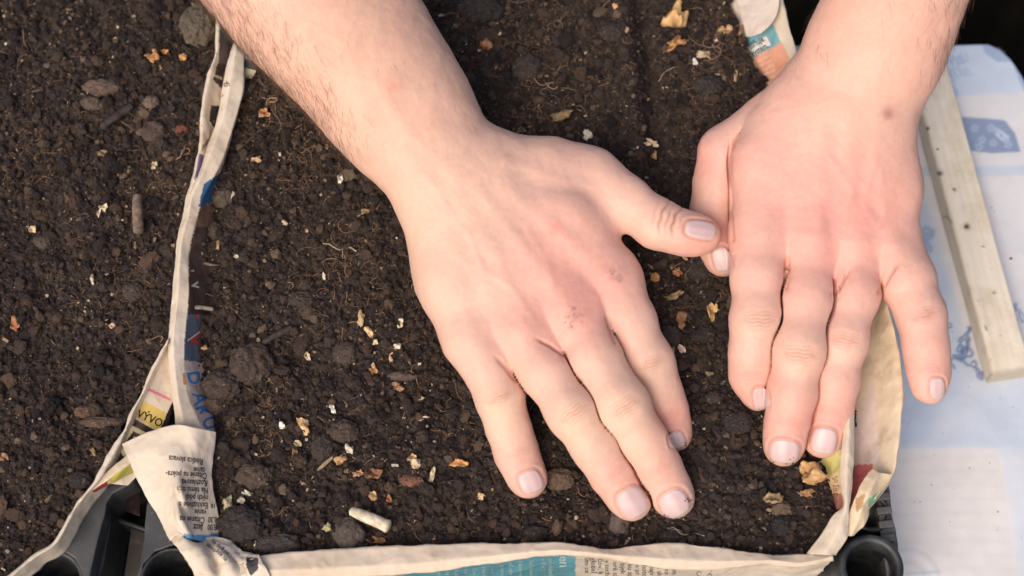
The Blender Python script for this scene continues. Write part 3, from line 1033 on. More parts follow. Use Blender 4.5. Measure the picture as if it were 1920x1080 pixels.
ICO5, ICO4, ICO3 = ico(6), ico(5), ico(4)
M_CLOD = mat_vcol('clod', 0.85, 0.0012, 900, var=0.35)
CLODS = [  # px, py, size px (x, y), colour, smooth?, label
    (470, 680, 40, 38, (70, 55, 46), 0, 'round grainy brown clod right of the blue printed letters'),
    (415, 722, 34, 27, (66, 52, 44), 0, 'dark clod touching the paper by the blue letters'),
    (402, 752, 24, 18, (94, 74, 60), 0, 'tan brown clod under the dark one beside the paper'),
    (476, 893, 34, 24, (78, 63, 52), 0, 'oval earthy stone right of the newspaper corner flap'),
    (455, 825, 14, 15, (124, 102, 84), 1, 'small pale brown nut like stone above the oval stone'),
    (452, 985, 42, 34, (52, 44, 40), 0, 'dark clod in the lower left corner of the box'),
    (524, 1020, 38, 18, (66, 57, 52), 0, 'flat grey clod at the bottom rim of the box'),
    (655, 1003, 30, 32, (84, 72, 64), 1, 'grey brown cone shaped stone beside the pale stub'),
    (648, 660, 24, 22, (68, 54, 46), 0, 'brown lump above the scattered tan chips'),
    (645, 810, 26, 22, (72, 58, 48), 0, 'brown lump at the centre of the chip littered soil'),
    (605, 840, 20, 24, (60, 49, 42), 0, 'dark upright lump left of the brown one'),
    (372, 45, 32, 42, (92, 80, 66), 0, 'grey brown tall clod against the paper at the top left'),
    (190, 163, 34, 15, (94, 76, 64), 0, 'elongated brown clod in the left bed, upper one of the pair'),
    (172, 193, 20, 13, (84, 68, 57), 0, 'smaller brown clod tucked under the elongated one'),
    (282, 190, 15, 12, (104, 84, 72), 0, 'little reddish brown clod in the upper left bed'),
    (286, 242, 24, 20, (76, 61, 52), 0, 'round crumbly clod left of the twisted paper'),
    (75, 450, 17, 14, (74, 60, 52), 0, 'dark grey pebble near the left edge under the pale chip'),
    (250, 545, 20, 18, (64, 52, 45), 0, 'dark clod left of the long paper wall'),
    (988, 130, 27, 25, (66, 54, 46), 0, 'round dark clod in the top middle of the bed'),
    (900, 20, 40, 24, (50, 42, 37), 0, 'big dark clod beside the forearm at the top edge'),
    (416, 365, 20, 19, (84, 71, 60), 0, 'brown clod just right of the blue paper edge'),
    (400, 425, 16, 18, (74, 61, 53), 0, 'crumbly clod under the paper rim at middle left'),
    (455, 475, 15, 13, (58, 48, 42), 0, 'small dark clod right of the white printed v'),
    (1050, 895, 26, 20, (96, 76, 60), 0, 'orange brown stone between ring and little finger'),
    (1160, 978, 20, 22, (92, 78, 72), 1, 'mauve grey pebble under the ring fingertip'),
    (1005, 1000, 22, 16, (48, 40, 36), 0, 'black clod above the bottom rim left of the fingertips'),
    (1315, 500, 30, 24, (50, 41, 36), 0, 'black clod between the hands under the thumbs'),
    (1255, 630, 22, 20, (62, 52, 46), 0, 'dark clod beside the index finger knuckle'),
    (1325, 625, 20, 17, (44, 37, 33), 0, 'black lump between the hands, above the loose soil heap'),
    (1380, 800, 26, 20, (48, 38, 35), 0, 'dark wet clod under the fingertip of the right index'),
    (1340, 745, 17, 14, (58, 47, 43), 0, 'small dark clod midway between the two hands'),
    (1262, 1008, 24, 14, (46, 38, 34), 0, 'flat dark clod over the bottom rim right of the middle finger'),
    (1470, 985, 22, 20, (40, 33, 30), 0, 'black lump in the lower right corner of the box'),
    (810, 1010, 26, 14, (50, 41, 37), 0, 'dark lump over the middle of the bottom rim'),
    (770, 900, 22, 11, (112, 76, 58), 0, 'reddish oval bark lump left of the little finger'),
    (755, 705, 28, 9, (90, 73, 65), 0, 'long grey lilac clod above the chips'),
    (1010, 185, 12, 9, (84, 62, 50), 0, 'small rust brown clod under the round one at top'),
    (560, 560, 26, 18, (62, 50, 43), 0, 'low brown clod in the middle left of the box'),
    (700, 330, 20, 15, (60, 49, 42), 0, 'dark clod in the shade left of the wrist'),
    (340, 240, 12, 10, (118, 66, 50), 1, 'small brick red crumb left of the twisted paper'),
    (150, 900, 22, 16, (44, 36, 32), 0, 'dark clod at the lower left beside the white paper edge'),
    (188, 790, 36, 10, (84, 66, 54), 0, 'long bark like clod above the white paper edge at left'),
    (155, 770, 18, 11, (98, 72, 56), 0, 'reddish bark piece on the soil at lower left'),
    (1330, 160, 26, 20, (52, 43, 38), 0, 'dark clod under the branching rootlet at top right'),
    (1150, 60, 24, 18, (54, 44, 38), 0, 'dark clod left of the large tan bark piece'),
]
for i, (px, py, rx, ry, c, sm, lab) in enumerate(CLODS):
    rr = np.random.default_rng(300 + i)
    base, f = (ICO5 if rx > 24 else ICO4 if rx > 14 else ICO3)
    v = base.copy()
    d = 0.16 * fbm(v, 1.3, 2, i * 3.1) + (0.05 if sm else 0.13) * fbm(v, 3.2, 3, i) + (0.012 if sm else 0.07) * np.abs(fbm(v, 9, 3, i * 1.7))
    v = v * (1 + d)[:, None]
    p0 = P(px, py, 2)
    m = mpp(p0)
    z0 = soil_z(p0[None, :2])[0]
    hz = min(rx, ry) * m * 0.72
    v = v * np.array([rx * m, ry * m * 1.03, hz])
    v += np.array([p0[0], p0[1], z0 + hz * 0.35])
    me = mesh(v, f)
    cc = np.array(srgb(*c)) * (1 + 0.30 * fbm(v, 300, 3, i))[:, None]
    cc = np.clip(cc, .004, 1)
    crumb = sstep(0.45, 0.9, fbm(v, 900, 2, i + 5))[:, None]
    cc = cc * (1 - .45 * crumb) + np.array(srgb(150, 128, 104)) * .45 * crumb
    paint(me, cc)
    tag(link('pebble' if sm else 'soil_clod', me, M_CLOD), lab, 'pebble' if sm else 'soil clod', 'clods and pebbles in the soil')

M_CHIP = mat_vcol('wood_chip', 0.7, 0.0004, 1100, var=0.2)


def chip_mesh(rr, L, Wd, T, jag, cols):
    """an irregular broken flake: ragged outline, domed, with real thickness"""
    n = 26
    th = np.linspace(0, 2 * np.pi, n, endpoint=False)
    e = 2.0 + 2.5 * rr.random()
    rad = 1 / (np.abs(np.cos(th)) ** e + np.abs(np.sin(th)) ** e) ** (1 / e)
    rad = rad * (1 + jag * (rr.normal(0, 0.13, n) + sum(rr.normal(0, 0.62 / k ** .7) * np.sin(th * k + rr.uniform(0, 6)) for k in (1, 2, 3, 4, 6, 9))))
    rad = np.clip(rad, 0.25, 1.5)
    bend = rr.normal(0, 0.35)
    V, Fc = [], []
    rings = [(0.0, 1), (0.22, 1), (0.42, 1), (0.62, 1), (0.82, 0.97), (0.95, 0.8), (1.0, 0.45), (1.0, -0.45), (0.8, -0.9), (0.0, -1)]
    idx = []
    for s, t in rings:
        if s == 0:
            idx.append([len(V)])
            V.append((0, 0, t * T / 2))
        else:
            row = []
            for k in range(n):
                x, y = math.cos(th[k]) * rad[k] * s, math.sin(th[k]) * rad[k] * s
                row.append(len(V))
                V.append((x * L / 2 * (1 + .08 * rr.normal()), y * Wd / 2 * (1 + .08 * rr.normal()), t * T / 2 + bend * x * x * T * 2.2 + T * 0.5 * math.sin(2.5 * x + 3 * y + bend * 9) + T * 0.15 * rr.normal()))
            idx.append(row)
    for a, b in zip(idx[:-1], idx[1:]):
        if len(a) == 1:
            Fc += [(a[0], b[k], b[(k + 1) % n]) for k in range(n)]
        elif len(b) == 1:
            Fc += [(a[k], b[0], a[(k + 1) % n]) for k in range(n)]
        else:
            Fc += [(a[k], b[k], b[(k + 1) % n], a[(k + 1) % n]) for k in range(n)]
    V = np.array(V)
    V[:, 2] += T * 0.55 * fbm(V * 1000 + rr.uniform(0, 50), 0.28, 3) + T * .2 * gnoise(V * 1600)
    f = fbm(V * 1000 + rr.uniform(0, 50), 0.55, 3)
    c = np.array(srgb(*cols[0]))[None] * (1 - sstep(-.3, .5, f))[:, None] + np.array(srgb(*cols[1]))[None] * sstep(-.3, .5, f)[:, None]
    return V, Fc, c


CHIPS = [  # px, py, length px, width px, angle deg, colours, jag, label
    (1268, 45, 36, 40, 70, ((196, 150, 96), (222, 184, 130)), .32, 'large tan flake of bark near the top right of the bed'),
    (1268, 82, 34, 18, 20, ((120, 78, 42), (188, 140, 92)), .6, 'rusty crumbly bark piece just under the large tan flake'),
    (914, 80, 25, 24, 5, ((148, 100, 62), (196, 152, 106)), .2, 'square orange brown chip near the forearm at the top'),
    (934, 66, 12, 8, 50, ((176, 150, 112), (206, 182, 142)), .5, 'small pale splinter above the square orange chip'),
    (1154, 13, 12, 11, 0, ((190, 138, 86), (214, 166, 112)), .2, 'little yellowish bead like chip at the top edge'),
    (1058, 213, 44, 17, 28, ((120, 96, 66), (160, 134, 94)), .55, 'olive tan leaf scrap above the spread hand'),
    (1101, 245, 14, 19, 20, ((216, 202, 180), (234, 224, 206)), .55, 'white flake just above the thumb knuckle'),
    (1226, 262, 22, 14, -15, ((198, 168, 132), (226, 204, 172)), .5, 'cream chip with pointed end between the wrists'),
    (1228, 275, 10, 18, 0, ((170, 122, 80), (206, 164, 118)), .4, 'brown tail of bark under the cream chip'),
    (1322, 104, 28, 14, -20, ((150, 126, 96), (196, 176, 146)), .6, 'pale triangular husk left of the newspaper at top right'),
    (1303, 116, 9, 15, 10, ((208, 196, 180), (232, 224, 212)), .4, 'tiny white chip left of the pale husk'),
    (1360, 54, 18, 18, 30, ((160, 122, 84), (200, 170, 132)), .6, 'crumbled tan bit beside the newspaper edge at top'),
    (1392, 52, 30, 7, 62, ((126, 86, 60), (160, 118, 88)), .2, 'curved brown bark strip leaning on the newspaper edge'),
    (1380, 140, 6, 22, -8, ((164, 134, 98), (190, 160, 122)), .2, 'short upright splinter above the right thumb base'),
    (1337, 588, 18, 30, 15, ((176, 138, 84), (206, 172, 116)), .55, 'yellow ochre flake beside the right index finger'),
    (1282, 601, 22, 24, 20, ((120, 84, 58), (164, 122, 88)), .6, 'brown curled husk between the two hands'),
    (1225, 522, 16, 16, 0, ((180, 128, 78), (206, 158, 104)), .45, 'orange chip next to the index finger knuckle'),
    (1272, 512, 18, 13, -25, ((150, 96, 62), (206, 160, 120)), .5, 'pinkish brown chip under the thumb'),
    (1262, 556, 34, 10, 18, ((116, 92, 68), (168, 134, 92)), .6, 'long tan husk in the gap between the hands'),
    (1279, 653, 13, 15, 10, ((222, 190, 168), (240, 216, 196)), .35, 'pinkish white chip beside the index finger tip'),
    (1260, 657, 8, 19, 0, ((176, 150, 116), (200, 178, 144)), .3, 'tan splinter touching the index finger'),
    (1330, 700, 14, 10, 30, ((120, 100, 76), (150, 130, 100)), .5, 'dull olive husk above the loose soil heap'),
    (1440, 938, 34, 22, 20, ((130, 104, 74), (176, 150, 112)), .55, 'tan leaf scrap in the lower right corner of the box'),
    (1518, 890, 42, 44, 80, ((170, 126, 80), (206, 166, 120)), .35, 'big curled tan leaf piece at the right fingertips'),
    (1512, 925, 30, 14, -10, ((140, 100, 64), (190, 150, 108)), .6, 'torn lower end of the big tan leaf piece'),
    (862, 868, 32, 13, 8, ((190, 128, 72), (214, 160, 102)), .45, 'orange crescent shaped chip left of the little finger'),
    (779, 870, 18, 19, 5, ((214, 188, 150), (234, 214, 182)), .12, 'square cream chip in the middle of the littered soil'),
    (773, 856, 14, 12, 30, ((204, 166, 124), (222, 190, 150)), .4, 'tan chip stuck above the square cream one'),
    (811, 890, 9, 27, -10, ((176, 156, 120), (206, 188, 152)), .12, 'upright pale wood strip right of the square chip'),
    (792, 908, 22, 10, -35, ((120, 86, 60), (190, 150, 106)), .5, 'brown and tan splinter by the reddish bark lump'),
    (700, 930, 14, 16, 20, ((192, 150, 104), (216, 182, 138)), .2, 'tan square chip above the pale stub'),
    (728, 932, 9, 13, 0, ((150, 92, 58), (176, 120, 80)), .3, 'rust coloured chip above the pale stub'),
    (696, 888, 26, 22, 10, ((112, 74, 50), (156, 110, 76)), .5, 'rust brown crumbly chip in the middle of the bed'),
    (669, 887, 18, 13, 10, ((170, 126, 90), (206, 168, 132)), .35, 'pinkish tan chip left of the rust brown one'),
    (641, 862, 22, 15, 30, ((176, 130, 86), (208, 170, 124)), .4, 'orange tan chip beside the white grain'),
    (656, 843, 15, 15, 0, ((206, 190, 160), (228, 216, 192)), .3, 'whitish grain on top of the brown lump'),
    (566, 794, 18, 32, 32, ((196, 150, 100), (230, 196, 148)), .45, 'long split tan chip at the left middle of the bed'),
    (530, 797, 11, 14, 20, ((222, 212, 188), (238, 230, 212)), .2, 'small cream cube left of the long split chip'),
    (556, 830, 15, 13, 0, ((206, 178, 140), (224, 200, 164)), .15, 'tan square chip under the long split chip'),
    (553, 848, 9, 18, 5, ((196, 156, 108), (212, 176, 130)), .2, 'tan stick like chip below the tan square'),
    (624, 765, 8, 18, 20, ((220, 208, 186), (236, 228, 210)), .3, 'white sliver above the centre of the bed'),
    (647, 755, 5, 18, 25, ((186, 156, 110), (214, 190, 146)), .2, 'thin yellow sliver next to the white one'),
    (575, 664, 13, 12, -20, ((208, 178, 138), (226, 202, 166)), .25, 'cream chip right of the round clod'),
    (483, 638, 9, 15, -20, ((200, 166, 122), (220, 190, 150)), .3, 'slim tan chip above the round clod'),
    (677, 600, 12, 27, -15, ((176, 146, 104), (204, 178, 134)), .35, 'curved tan husk in the upper part of the chip field'),
    (693, 624, 12, 20, 25, ((200, 162, 118), (218, 186, 144)), .35, 'tan chip below the curved husk'),
    (703, 641, 13, 9, 0, ((210, 186, 146), (226, 206, 172)), .2, 'small cream block under the tan chip'),
    (751, 600, 11, 11, 15, ((216, 196, 160), (232, 216, 186)), .2, 'cream cube next to the hand edge'),
    (749, 612, 9, 8, 0, ((206, 180, 138), (222, 200, 160)), .2, 'smaller cream cube under the one at the hand edge'),
    (744, 648, 15, 10, 10, ((222, 196, 172), (236, 214, 192)), .3, 'pinkish cream chip between chip field and hand'),
    (733, 668, 8, 17, 0, ((206, 160, 120), (222, 184, 146)), .3, 'upright pink tan chip near the hand'),
    (698, 692, 13, 17, -10, ((176, 130, 84), (206, 164, 116)), .4, 'amber chip under the white grain, middle of the bed'),
    (698, 682, 9, 7, 0, ((222, 210, 190), (236, 228, 212)), .3, 'small white grain capping the amber chip'),
    (746, 724, 18, 15, 0, ((130, 96, 68), (172, 132, 98)), .5, 'brown crumb above the tan triangular flakes'),
    (796, 785, 20, 10, 10, ((196, 164, 138), (226, 204, 182)), .5, 'pinkish white flake pair at the right of the bed'),
    (785, 746, 16, 7, -15, ((150, 124, 88), (190, 164, 122)), .4, 'thin olive tan splinter at the right of the bed'),
    (610, 870, 42, 6, 38, ((130, 106, 84), (168, 144, 118)), .25, 'long grey tan twig chip in the middle of the bed'),
    (478, 1018, 6, 12, 0, ((206, 196, 160), (222, 214, 184)), .3, 'pale seed like chip near the bottom left corner'),
    (428, 945, 20, 28, 10, ((168, 150, 116), (206, 190, 158)), .35, 'pale husk beside the programme listing'),
    (452, 938, 14, 12, 0, ((196, 182, 150), (222, 212, 186)), .4, 'whitish husk bit right of the larger husk'),
    (459, 922, 18, 8, -15, ((184, 172, 150), (206, 196, 176)), .3, 'flat whitish flake above the husks'),
    (478, 978, 12, 13, 0, ((196, 150, 86), (218, 180, 118)), .1, 'round yellow grain above the lower left clod'),
    (903, 930, 14, 14, 0, ((200, 168, 120), (222, 196, 152)), .4, 'yellow tan flake left of the little finger tip'),
    (613, 988, 16, 14, 20, ((176, 160, 116), (206, 194, 154)), .55, 'pale crumbly flake left of the cone shaped stone'),
    (708, 1012, 34, 12, -12, ((124, 82, 54), (170, 122, 82)), .5, 'curled brown husk above the bottom rim'),
    (810, 1006, 22, 8, -15, ((140, 94, 62), (186, 136, 94)), .4, 'brown orange husk at the bottom rim'),
    (290, 106, 20, 19, 10, ((176, 122, 76), (202, 156, 108)), .3, 'orange tan chip at the upper left of the paper'),
    (308, 94, 12, 10, 0, ((186, 128, 74), (206, 156, 102)), .3, 'small orange chip right of the orange tan one'),
    (341, 108, 14, 11, 0, ((190, 138, 82), (210, 164, 110)), .3, 'orange pebble like chip closest to the paper top'),
    (214, 70, 10, 8, 20, ((186, 160, 130), (208, 188, 160)), .4, 'small pale chip in the upper left bed'),
    (59, 426, 14, 13, 0, ((206, 176, 132), (228, 206, 166)), .2, 'pale yellow chip near the left edge of the photo'),
    (194, 388, 13, 13, 30, ((206, 186, 146), (226, 210, 176)), .4, 'cream chip left of the brown stick'),
    (185, 400, 6, 12, -10, ((200, 180, 150), (220, 204, 178)), .3, 'thin cream sliver under the cream chip'),
    (287, 305, 12, 12, 0, ((186, 160, 124), (214, 194, 162)), .4, 'pale crumb in the middle of the left bed'),
    (25, 604, 18, 22, 0, ((150, 92, 56), (186, 128, 86)), .3, 'orange brown lump at the left edge'),
    (208, 609, 11, 10, 10, ((186, 150, 122), (206, 176, 148)), .3, 'pinkish chip in the lower left bed'),
    (190, 284, 26, 12, -10, ((120, 96, 70), (156, 130, 98)), .5, 'dull tan husk left of the crumbly clod'),
    (320, 462, 16, 10, 5, ((150, 130, 100), (186, 166, 132)), .4, 'pale husk leaning on the paper wall'),
    (10, 858, 14, 14, 0, ((150, 106, 70), (180, 134, 94)), .3, 'amber lump at the lower left edge'),
    (494, 212, 20, 15, 20, ((168, 116, 76), (200, 154, 108)), .4, 'orange brown chip right of the twisted paper'),
    (478, 296, 17, 10, 10, ((190, 150, 110), (214, 184, 144)), .4, 'tan flake under the orange brown chip'),
    (434, 362, 7, 14, -25, ((206, 190, 164), (224, 212, 190)), .3, 'white sliver over the brown clod'),
    (682, 394, 24, 10, 28, ((140, 112, 76), (186, 158, 108)), .35, 'olive tan leaf sliver left of the wrist'),
    (636, 336, 9, 16, 0, ((206, 196, 176), (226, 218, 202)), .4, 'white flake left of the wrist'),
    (407, 457, 7, 20, 5, ((176, 132, 92), (206, 168, 126)), .4, 'rusty sliver beside the paper rim'),
    (442, 478, 8, 6, 0, ((216, 206, 186), (230, 222, 206)), .2, 'white grain on the soil right of the paper'),
    (606, 512, 6, 14, 15, ((216, 200, 178), (232, 220, 202)), .3, 'white sliver by the pale curled rootlet'),
    (380, 645, 14, 7, 30, ((176, 140, 96), (206, 174, 128)), .3, 'tan leaf sliver stuck on the red letter'),
    (1218, 495, 24, 8, -25, ((120, 96, 70), (160, 132, 100)), .5, 'brown husk under the left thumb'),
    (390, 490, 30, 5, -10, ((96, 80, 68), (122, 104, 88)), .2, 'grey brown bark sliver right of the paper text'),
    (715, 165, 18, 12, 0, ((120, 90, 64), (160, 124, 90)), .5, 'hidden'),
]
CHIPS = [c for c in CHIPS if c[-1] != 'hidden']
for i, (px, py, L, Wd, ang, cols, jag, lab) in enumerate(CHIPS):
    rr = np.random.default_rng(600 + i)
    p0 = P(px, py, 3)
    m = mpp(p0)
    T = max(2.2, min(L, Wd) * 0.34) * m
    V, Fc, c = chip_mesh(rr, L * m, Wd * m, T, jag, cols)
    me = mesh(V, Fc)
    paint(me, c)
    me.polygons.foreach_set('use_smooth', np.zeros(len(me.polygons), bool))
    name = 'leaf_scrap' if 'leaf' in lab else 'husk' if 'husk' in lab else 'bark_piece' if 'bark' in lab else 'wood_chip'
    o = link(name, me, M_CHIP, smooth=max(L, Wd) > 20)
    zs = soil_z(p0[None, :2] + rr.normal(0, L * m * .3, (12, 2)))
    o.location = (p0[0], p0[1], zs.max() + T * 0.45 + 0.0007)
    o.rotation_euler = (rr.normal(0, .25), rr.normal(0, .25), math.radians(ang))
    tag(o, lab, name.replace('_', ' '), 'wood and husk bits on the soil')


def stick(name, lab, cat, a, b, ra, rb, z, cols, wob=0.06, n=40, ns=18):
    p0, p1 = P(a[0], a[1], z), P(b[0], b[1], z)
    m = mpp(p0)
    t = np.linspace(0, 1, n)
    pth = p0 + (p1 - p0) * t[:, None]
    pth[:, 2] += 0.0004 * np.sin(t * 5)
    prof = (ra + (rb - ra) * t) * m * np.minimum(1, np.minimum((t + .012) * 18, (1.012 - t) * 18) ** .5)
    V, Fc = tubes([pth], [prof], ns)
    V = np.concatenate([V, pth[:1], pth[-1:]])
    k = len(V)
    caps = [(k - 2, (i + 1) % ns, i, i) for i in range(ns)]
    ctr = pth[np.clip((np.arange(k - 2) // ns), 0, n - 1)]
    V[:-2] = ctr + (V[:-2] - ctr) * (1 + wob * fbm(V[:-2], 260, 3, a[0]) + .3 * wob * fbm(V[:-2], 1100, 2))[:, None]
    fl = [tuple(q) for q in Fc.tolist()] + [(k - 2, (i + 1) % ns, i) for i in range(ns)] + [(k - 1, (n - 1) * ns + i, (n - 1) * ns + (i + 1) % ns) for i in range(ns)]
    me = mesh(V, fl)
    f = sstep(-.4, .6, fbm(V, 400, 3, a[1]))[:, None]
    paint(me, np.array(srgb(*cols[0])) * (1 - f) + np.array(srgb(*cols[1])) * f)
    return tag(link(name, me, M_CHIP), lab, cat)


stick('pale_stub', 'cream coloured cylindrical stub lying above the bottom paper rim', 'stub', (656, 957), (731, 988), 9, 13, 6, ((190, 172, 142), (226, 212, 186)), .09)
stick('twig', 'short grey brown stick standing out in the left bed', 'twig', (257, 365), (259, 437), 8.5, 10, 5, ((96, 80, 68), (128, 106, 90)), .14)
stick('twig', 'thin dark twig in the upper left bed under the elongated clods', 'twig', (190, 240), (248, 196), 7, 7, 3, ((50, 41, 36), (68, 55, 48)), .2)
stick('twig', 'dark thin twig in the middle left of the box', 'twig', (492, 644), (548, 612), 6, 5, 3, ((52, 43, 38), (70, 58, 50)), .2)
stick('twig', 'thin grey twig beside the white printed v', 'twig', (366, 576), (400, 579), 4, 4, 6, ((96, 84, 74), (130, 116, 102)), .12)
stick('twig', 'short dark twig below the two thumbs', 'twig', (1318, 558), (1352, 548), 3.5, 3, 4, ((70, 58, 50), (90, 76, 66)), .15)

# ================================================================== NEWSPAPER LINERS
CREAM = np.array((0.66, 0.555, 0.44))
PINKISH = np.array((0.60, 0.50, 0.43))


def rail(*pts):
    a = np.array(pts, float)
    return W(a[:, 0], a[:, 1], a[:, 2])


def drop(r, dz, dx=0.0, dy=0.0):
    return r + np.array([dx, dy, dz]) * 0.001


def sheet(name, rails, nu, nvs, regions=(), base=CREAM, wrinkle=0.0005, seed=0, thick=0.00035, parent=None, edge_light=0.0, hard=False):
    """a folded paper strip lofted over rails; regions are flat print or a painted-in dark gap: (polygon in photo pixels, colour)"""
    rs = [spath(r_, nu) for r_ in rails]
    rows = []
    for k in range(len(rs) - 1):
        nv = nvs[k] if isinstance(nvs, (list, tuple)) else nvs
        for j in range(nv):
            rows.append(k + j / nv)
    rows.append(len(rs) - 1.0)
    R = np.stack(rs, 0)
    out = []
    for t in rows:
        k = min(int(t), len(rs) - 2)
        f = t - k
        if hard or len(rs) == 2:
            out.append(R[k] * (1 - f) + R[k + 1] * f)
        else:
            p0, p1, p2, p3 = R[max(k - 1, 0)], R[k], R[k + 1], R[min(k + 2, len(rs) - 1)]
            c = 0.5 * ((2 * p1) + (-p0 + p2) * f + (2 * p0 - 5 * p1 + 4 * p2 - p3) * f * f + (-p0 + 3 * p1 - 3 * p2 + p3) * f ** 3)
            out.append(c * 0.65 + (R[k] * (1 - f) + R[k + 1] * f) * 0.35)
    G = np.stack(out, 1)                                    # nu x nrows x 3
    nr = G.shape[1]
    du, dv = np.gradient(G, axis=0), np.gradient(G, axis=1)
    N = np.cross(du, dv)
    N /= np.linalg.norm(N, axis=2)[..., None] + 1e-12
    flip = (N * (CAM - G)).sum() < 0
    if flip: N = -N
    V = G.reshape(-1, 3)
    N = N.reshape(-1, 3)
    a = fbm(V, 55, 2, seed * 3.7)
    b = 1 - np.abs(fbm(V, 75, 3, seed * 5.1 + 2)) * 2.2      # creased ridges
    e_ = 1 - np.abs(fbm(V, 38, 2, seed * 2.3 + 7)) * 2.4
    d = wrinkle * (0.9 * a + 0.8 * b + 0.9 * np.maximum(e_, -0.5))
    V = V + N * d[:, None]
    FQ = grid_faces(nu, nr)
    me = mesh(V, FQ)
    if (np.array([p.normal[:] for p in me.polygons]).reshape(-1, 3) * N[FQ[:, 0]]).sum() < 0:
        FQ = FQ[:, ::-1].copy()
        me = mesh(V, FQ)
    qx, qy = to_px(V)
    c = np.tile(base, (len(V), 1)) * (1 + 0.05 * fbm(V, 28, 3, 6 + seed))[:, None]
    for poly, col in regions:
        jx = qx + 1.2 * gnoise(V * 700)
        m = in_poly(jx, qy, poly)
        c[m] = np.array(col) * (1 + .06 * gnoise(V[m] * 400))[:, None]
    paint(me, np.clip(c, 0, 1))
    o = link(name, me, M_PAPER, parent)
    if parent is not None: o.matrix_parent_inverse = Matrix.Translation(-Vector(parent.location))
    md = o.modifiers.new('paper_thickness', 'SOLIDIFY')
    md.thickness = thick
    md.offset = -1
    sheets.append((o, V, FQ))
    return o


sheets = []
liner = empty('newspaper_liner', P(900, 1030, -10))
tag(liner, 'folded newspaper lining the large box, its cream rim running round the soil under both hands', 'newspaper')
# --- left wall
ys = [62, 85, 110, 165, 200, 240, 280, 320, 365, 400, 440, 480, 540, 590, 640, 690, 740, 790, 815]
xl = [444, 437, 430, 418, 412, 402, 386, 372, 352, 345, 335, 330, 325, 320, 315, 319, 325, 330, 334]
xr = [451, 455, 457, 455, 448, 436, 424, 406, 382, 371, 359, 352, 353, 351, 346, 345, 351, 372, 384]
xi = [453, 458, 460, 460, 454, 442, 431, 422, 410, 404, 402, 397, 394, 387, 383, 386, 395, 410, 414]
BRN, BLUG, BLU = srgb(78, 62, 56), srgb(96, 106, 118), srgb(70, 130, 175)
reg = [([(382, 345), (420, 320), (420, 372), (372, 388)], srgb(48, 90, 130)),
       ([(376, 386), (430, 372), (430, 428), (366, 428)], srgb(120, 92, 78)),
       ([(366, 425), (361, 445), (354, 480), (354, 540), (352, 592), (415, 592), (415, 425)], BRN),
       ([(352, 590), (415, 590), (415, 686), (345, 676), (346, 640)], BLUG),
       ([(350, 676), (415, 684), (430, 830), (376, 800), (358, 745)], (0.60, 0.45, 0.38))]
mid = [a * .68 + b * .32 for a, b in zip(xl, xr)]
sheet('left_wall', [rail(*[(x + 1, y, -14) for x, y in zip(xl, ys)]), rail(*[(x, y, 7) for x, y in zip(xl, ys)]), rail(*[(x, y, 10.5) for x, y in zip(mid, ys)]),
                    rail(*[(x, y, 8) for x, y in zip(xr, ys)]), rail(*[(x, y, -7) for x, y in zip(xi, ys)])], 340, [5, 6, 14, 26], reg, seed=1, parent=liner, wrinkle=0.00035, hard=True)
# --- the second ply behind it
yb = [20, 38, 70, 100, 140, 210, 270, 330, 366]
xb = [410, 408, 406, 403, 391, 378, 375, 363, 352]
xbr = [446, 444, 440, 437, 432, 420, 405, 385, 366]
DK = srgb(66, 58, 56)
regb = [([(412, 30), (450, 30), (440, 120), (428, 124), (410, 118)], srgb(96, 86, 84)), ([(408, 118), (440, 124), (430, 150), (402, 140)], DK),
        ([(400, 142), (426, 155), (424, 176), (400, 150)], srgb(60, 50, 46)), ([(396, 198), (416, 198), (414, 248), (403, 242), (392, 226)], DK),
        ([(388, 225), (402, 244), (398, 262), (384, 250)], (0.55, .5, .43)), ([(374, 288), (386, 292), (372, 332), (364, 336)], srgb(104, 90, 122)),
        ([(396, 252), (404, 246), (380, 284), (378, 276)], srgb(130, 112, 94))]
sheet('back_ply', [rail(*[(x + 1, y, -14) for x, y in zip(xb, yb)]), rail(*[(x, y, 8) for x, y in zip(xb, yb)]), rail(*[(x + 7, y, 9) for x, y in zip(xb, yb)]), rail(*[(x + 4, y, -4) for x, y in zip(xbr, yb)])],
      180, [4, 5, 22], regb, seed=2, parent=liner)
sheet('inner_ply', [rail((452, 60, 7), (453, 100, 6), (455, 140, 4), (456, 170, 1)), rail((480, 85, 4), (488, 112, 4), (480, 134, 3), (463, 162, 0))], 60, [18],
      [([(450, 108), (492, 118), (486, 134), (450, 124)], srgb(62, 68, 66)), ([(450, 125), (480, 134), (478, 170), (450, 170)], srgb(178, 172, 140)), ([(450, 55), (470, 75), (490, 118), (450, 108)], srgb(188, 176, 166))],
      seed=3, parent=liner)
# --- corner flap carrying the radio programme
sheet('corner_flap', [rail((228, 832, 9), (275, 812, 12), (330, 797, 15), (370, 803, 15), (405, 810, 8)),
                      rail((238, 855, 10), (285, 843, 13), (335, 833, 15), (372, 838, 14), (402, 845, 6)),
                      rail((262, 905, 7), (300, 890, 12), (334, 880, 18), (370, 884, 12), (397, 886, 4)),
                      rail((285, 950, 6), (315, 932, 13), (340, 926, 20), (356, 930, 13), (403, 933, 3)),
                      rail((305, 985, 6), (326, 972, 14), (339, 976, 19), (352, 980, 12), (411, 978, 2)),
                      rail((322, 1014, 9), (333, 1004, 14), (346, 1006, 13), (378, 1016, 9), (412, 1012, 3))],
      120, [14, 22, 22, 16, 14], [([(344, 1000), (380, 1004), (414, 998), (414, 1030), (344, 1030)], srgb(84, 140, 178))], seed=4, parent=liner, wrinkle=0.00045,
      base=CREAM * (1.02, 1.02, 1.03))
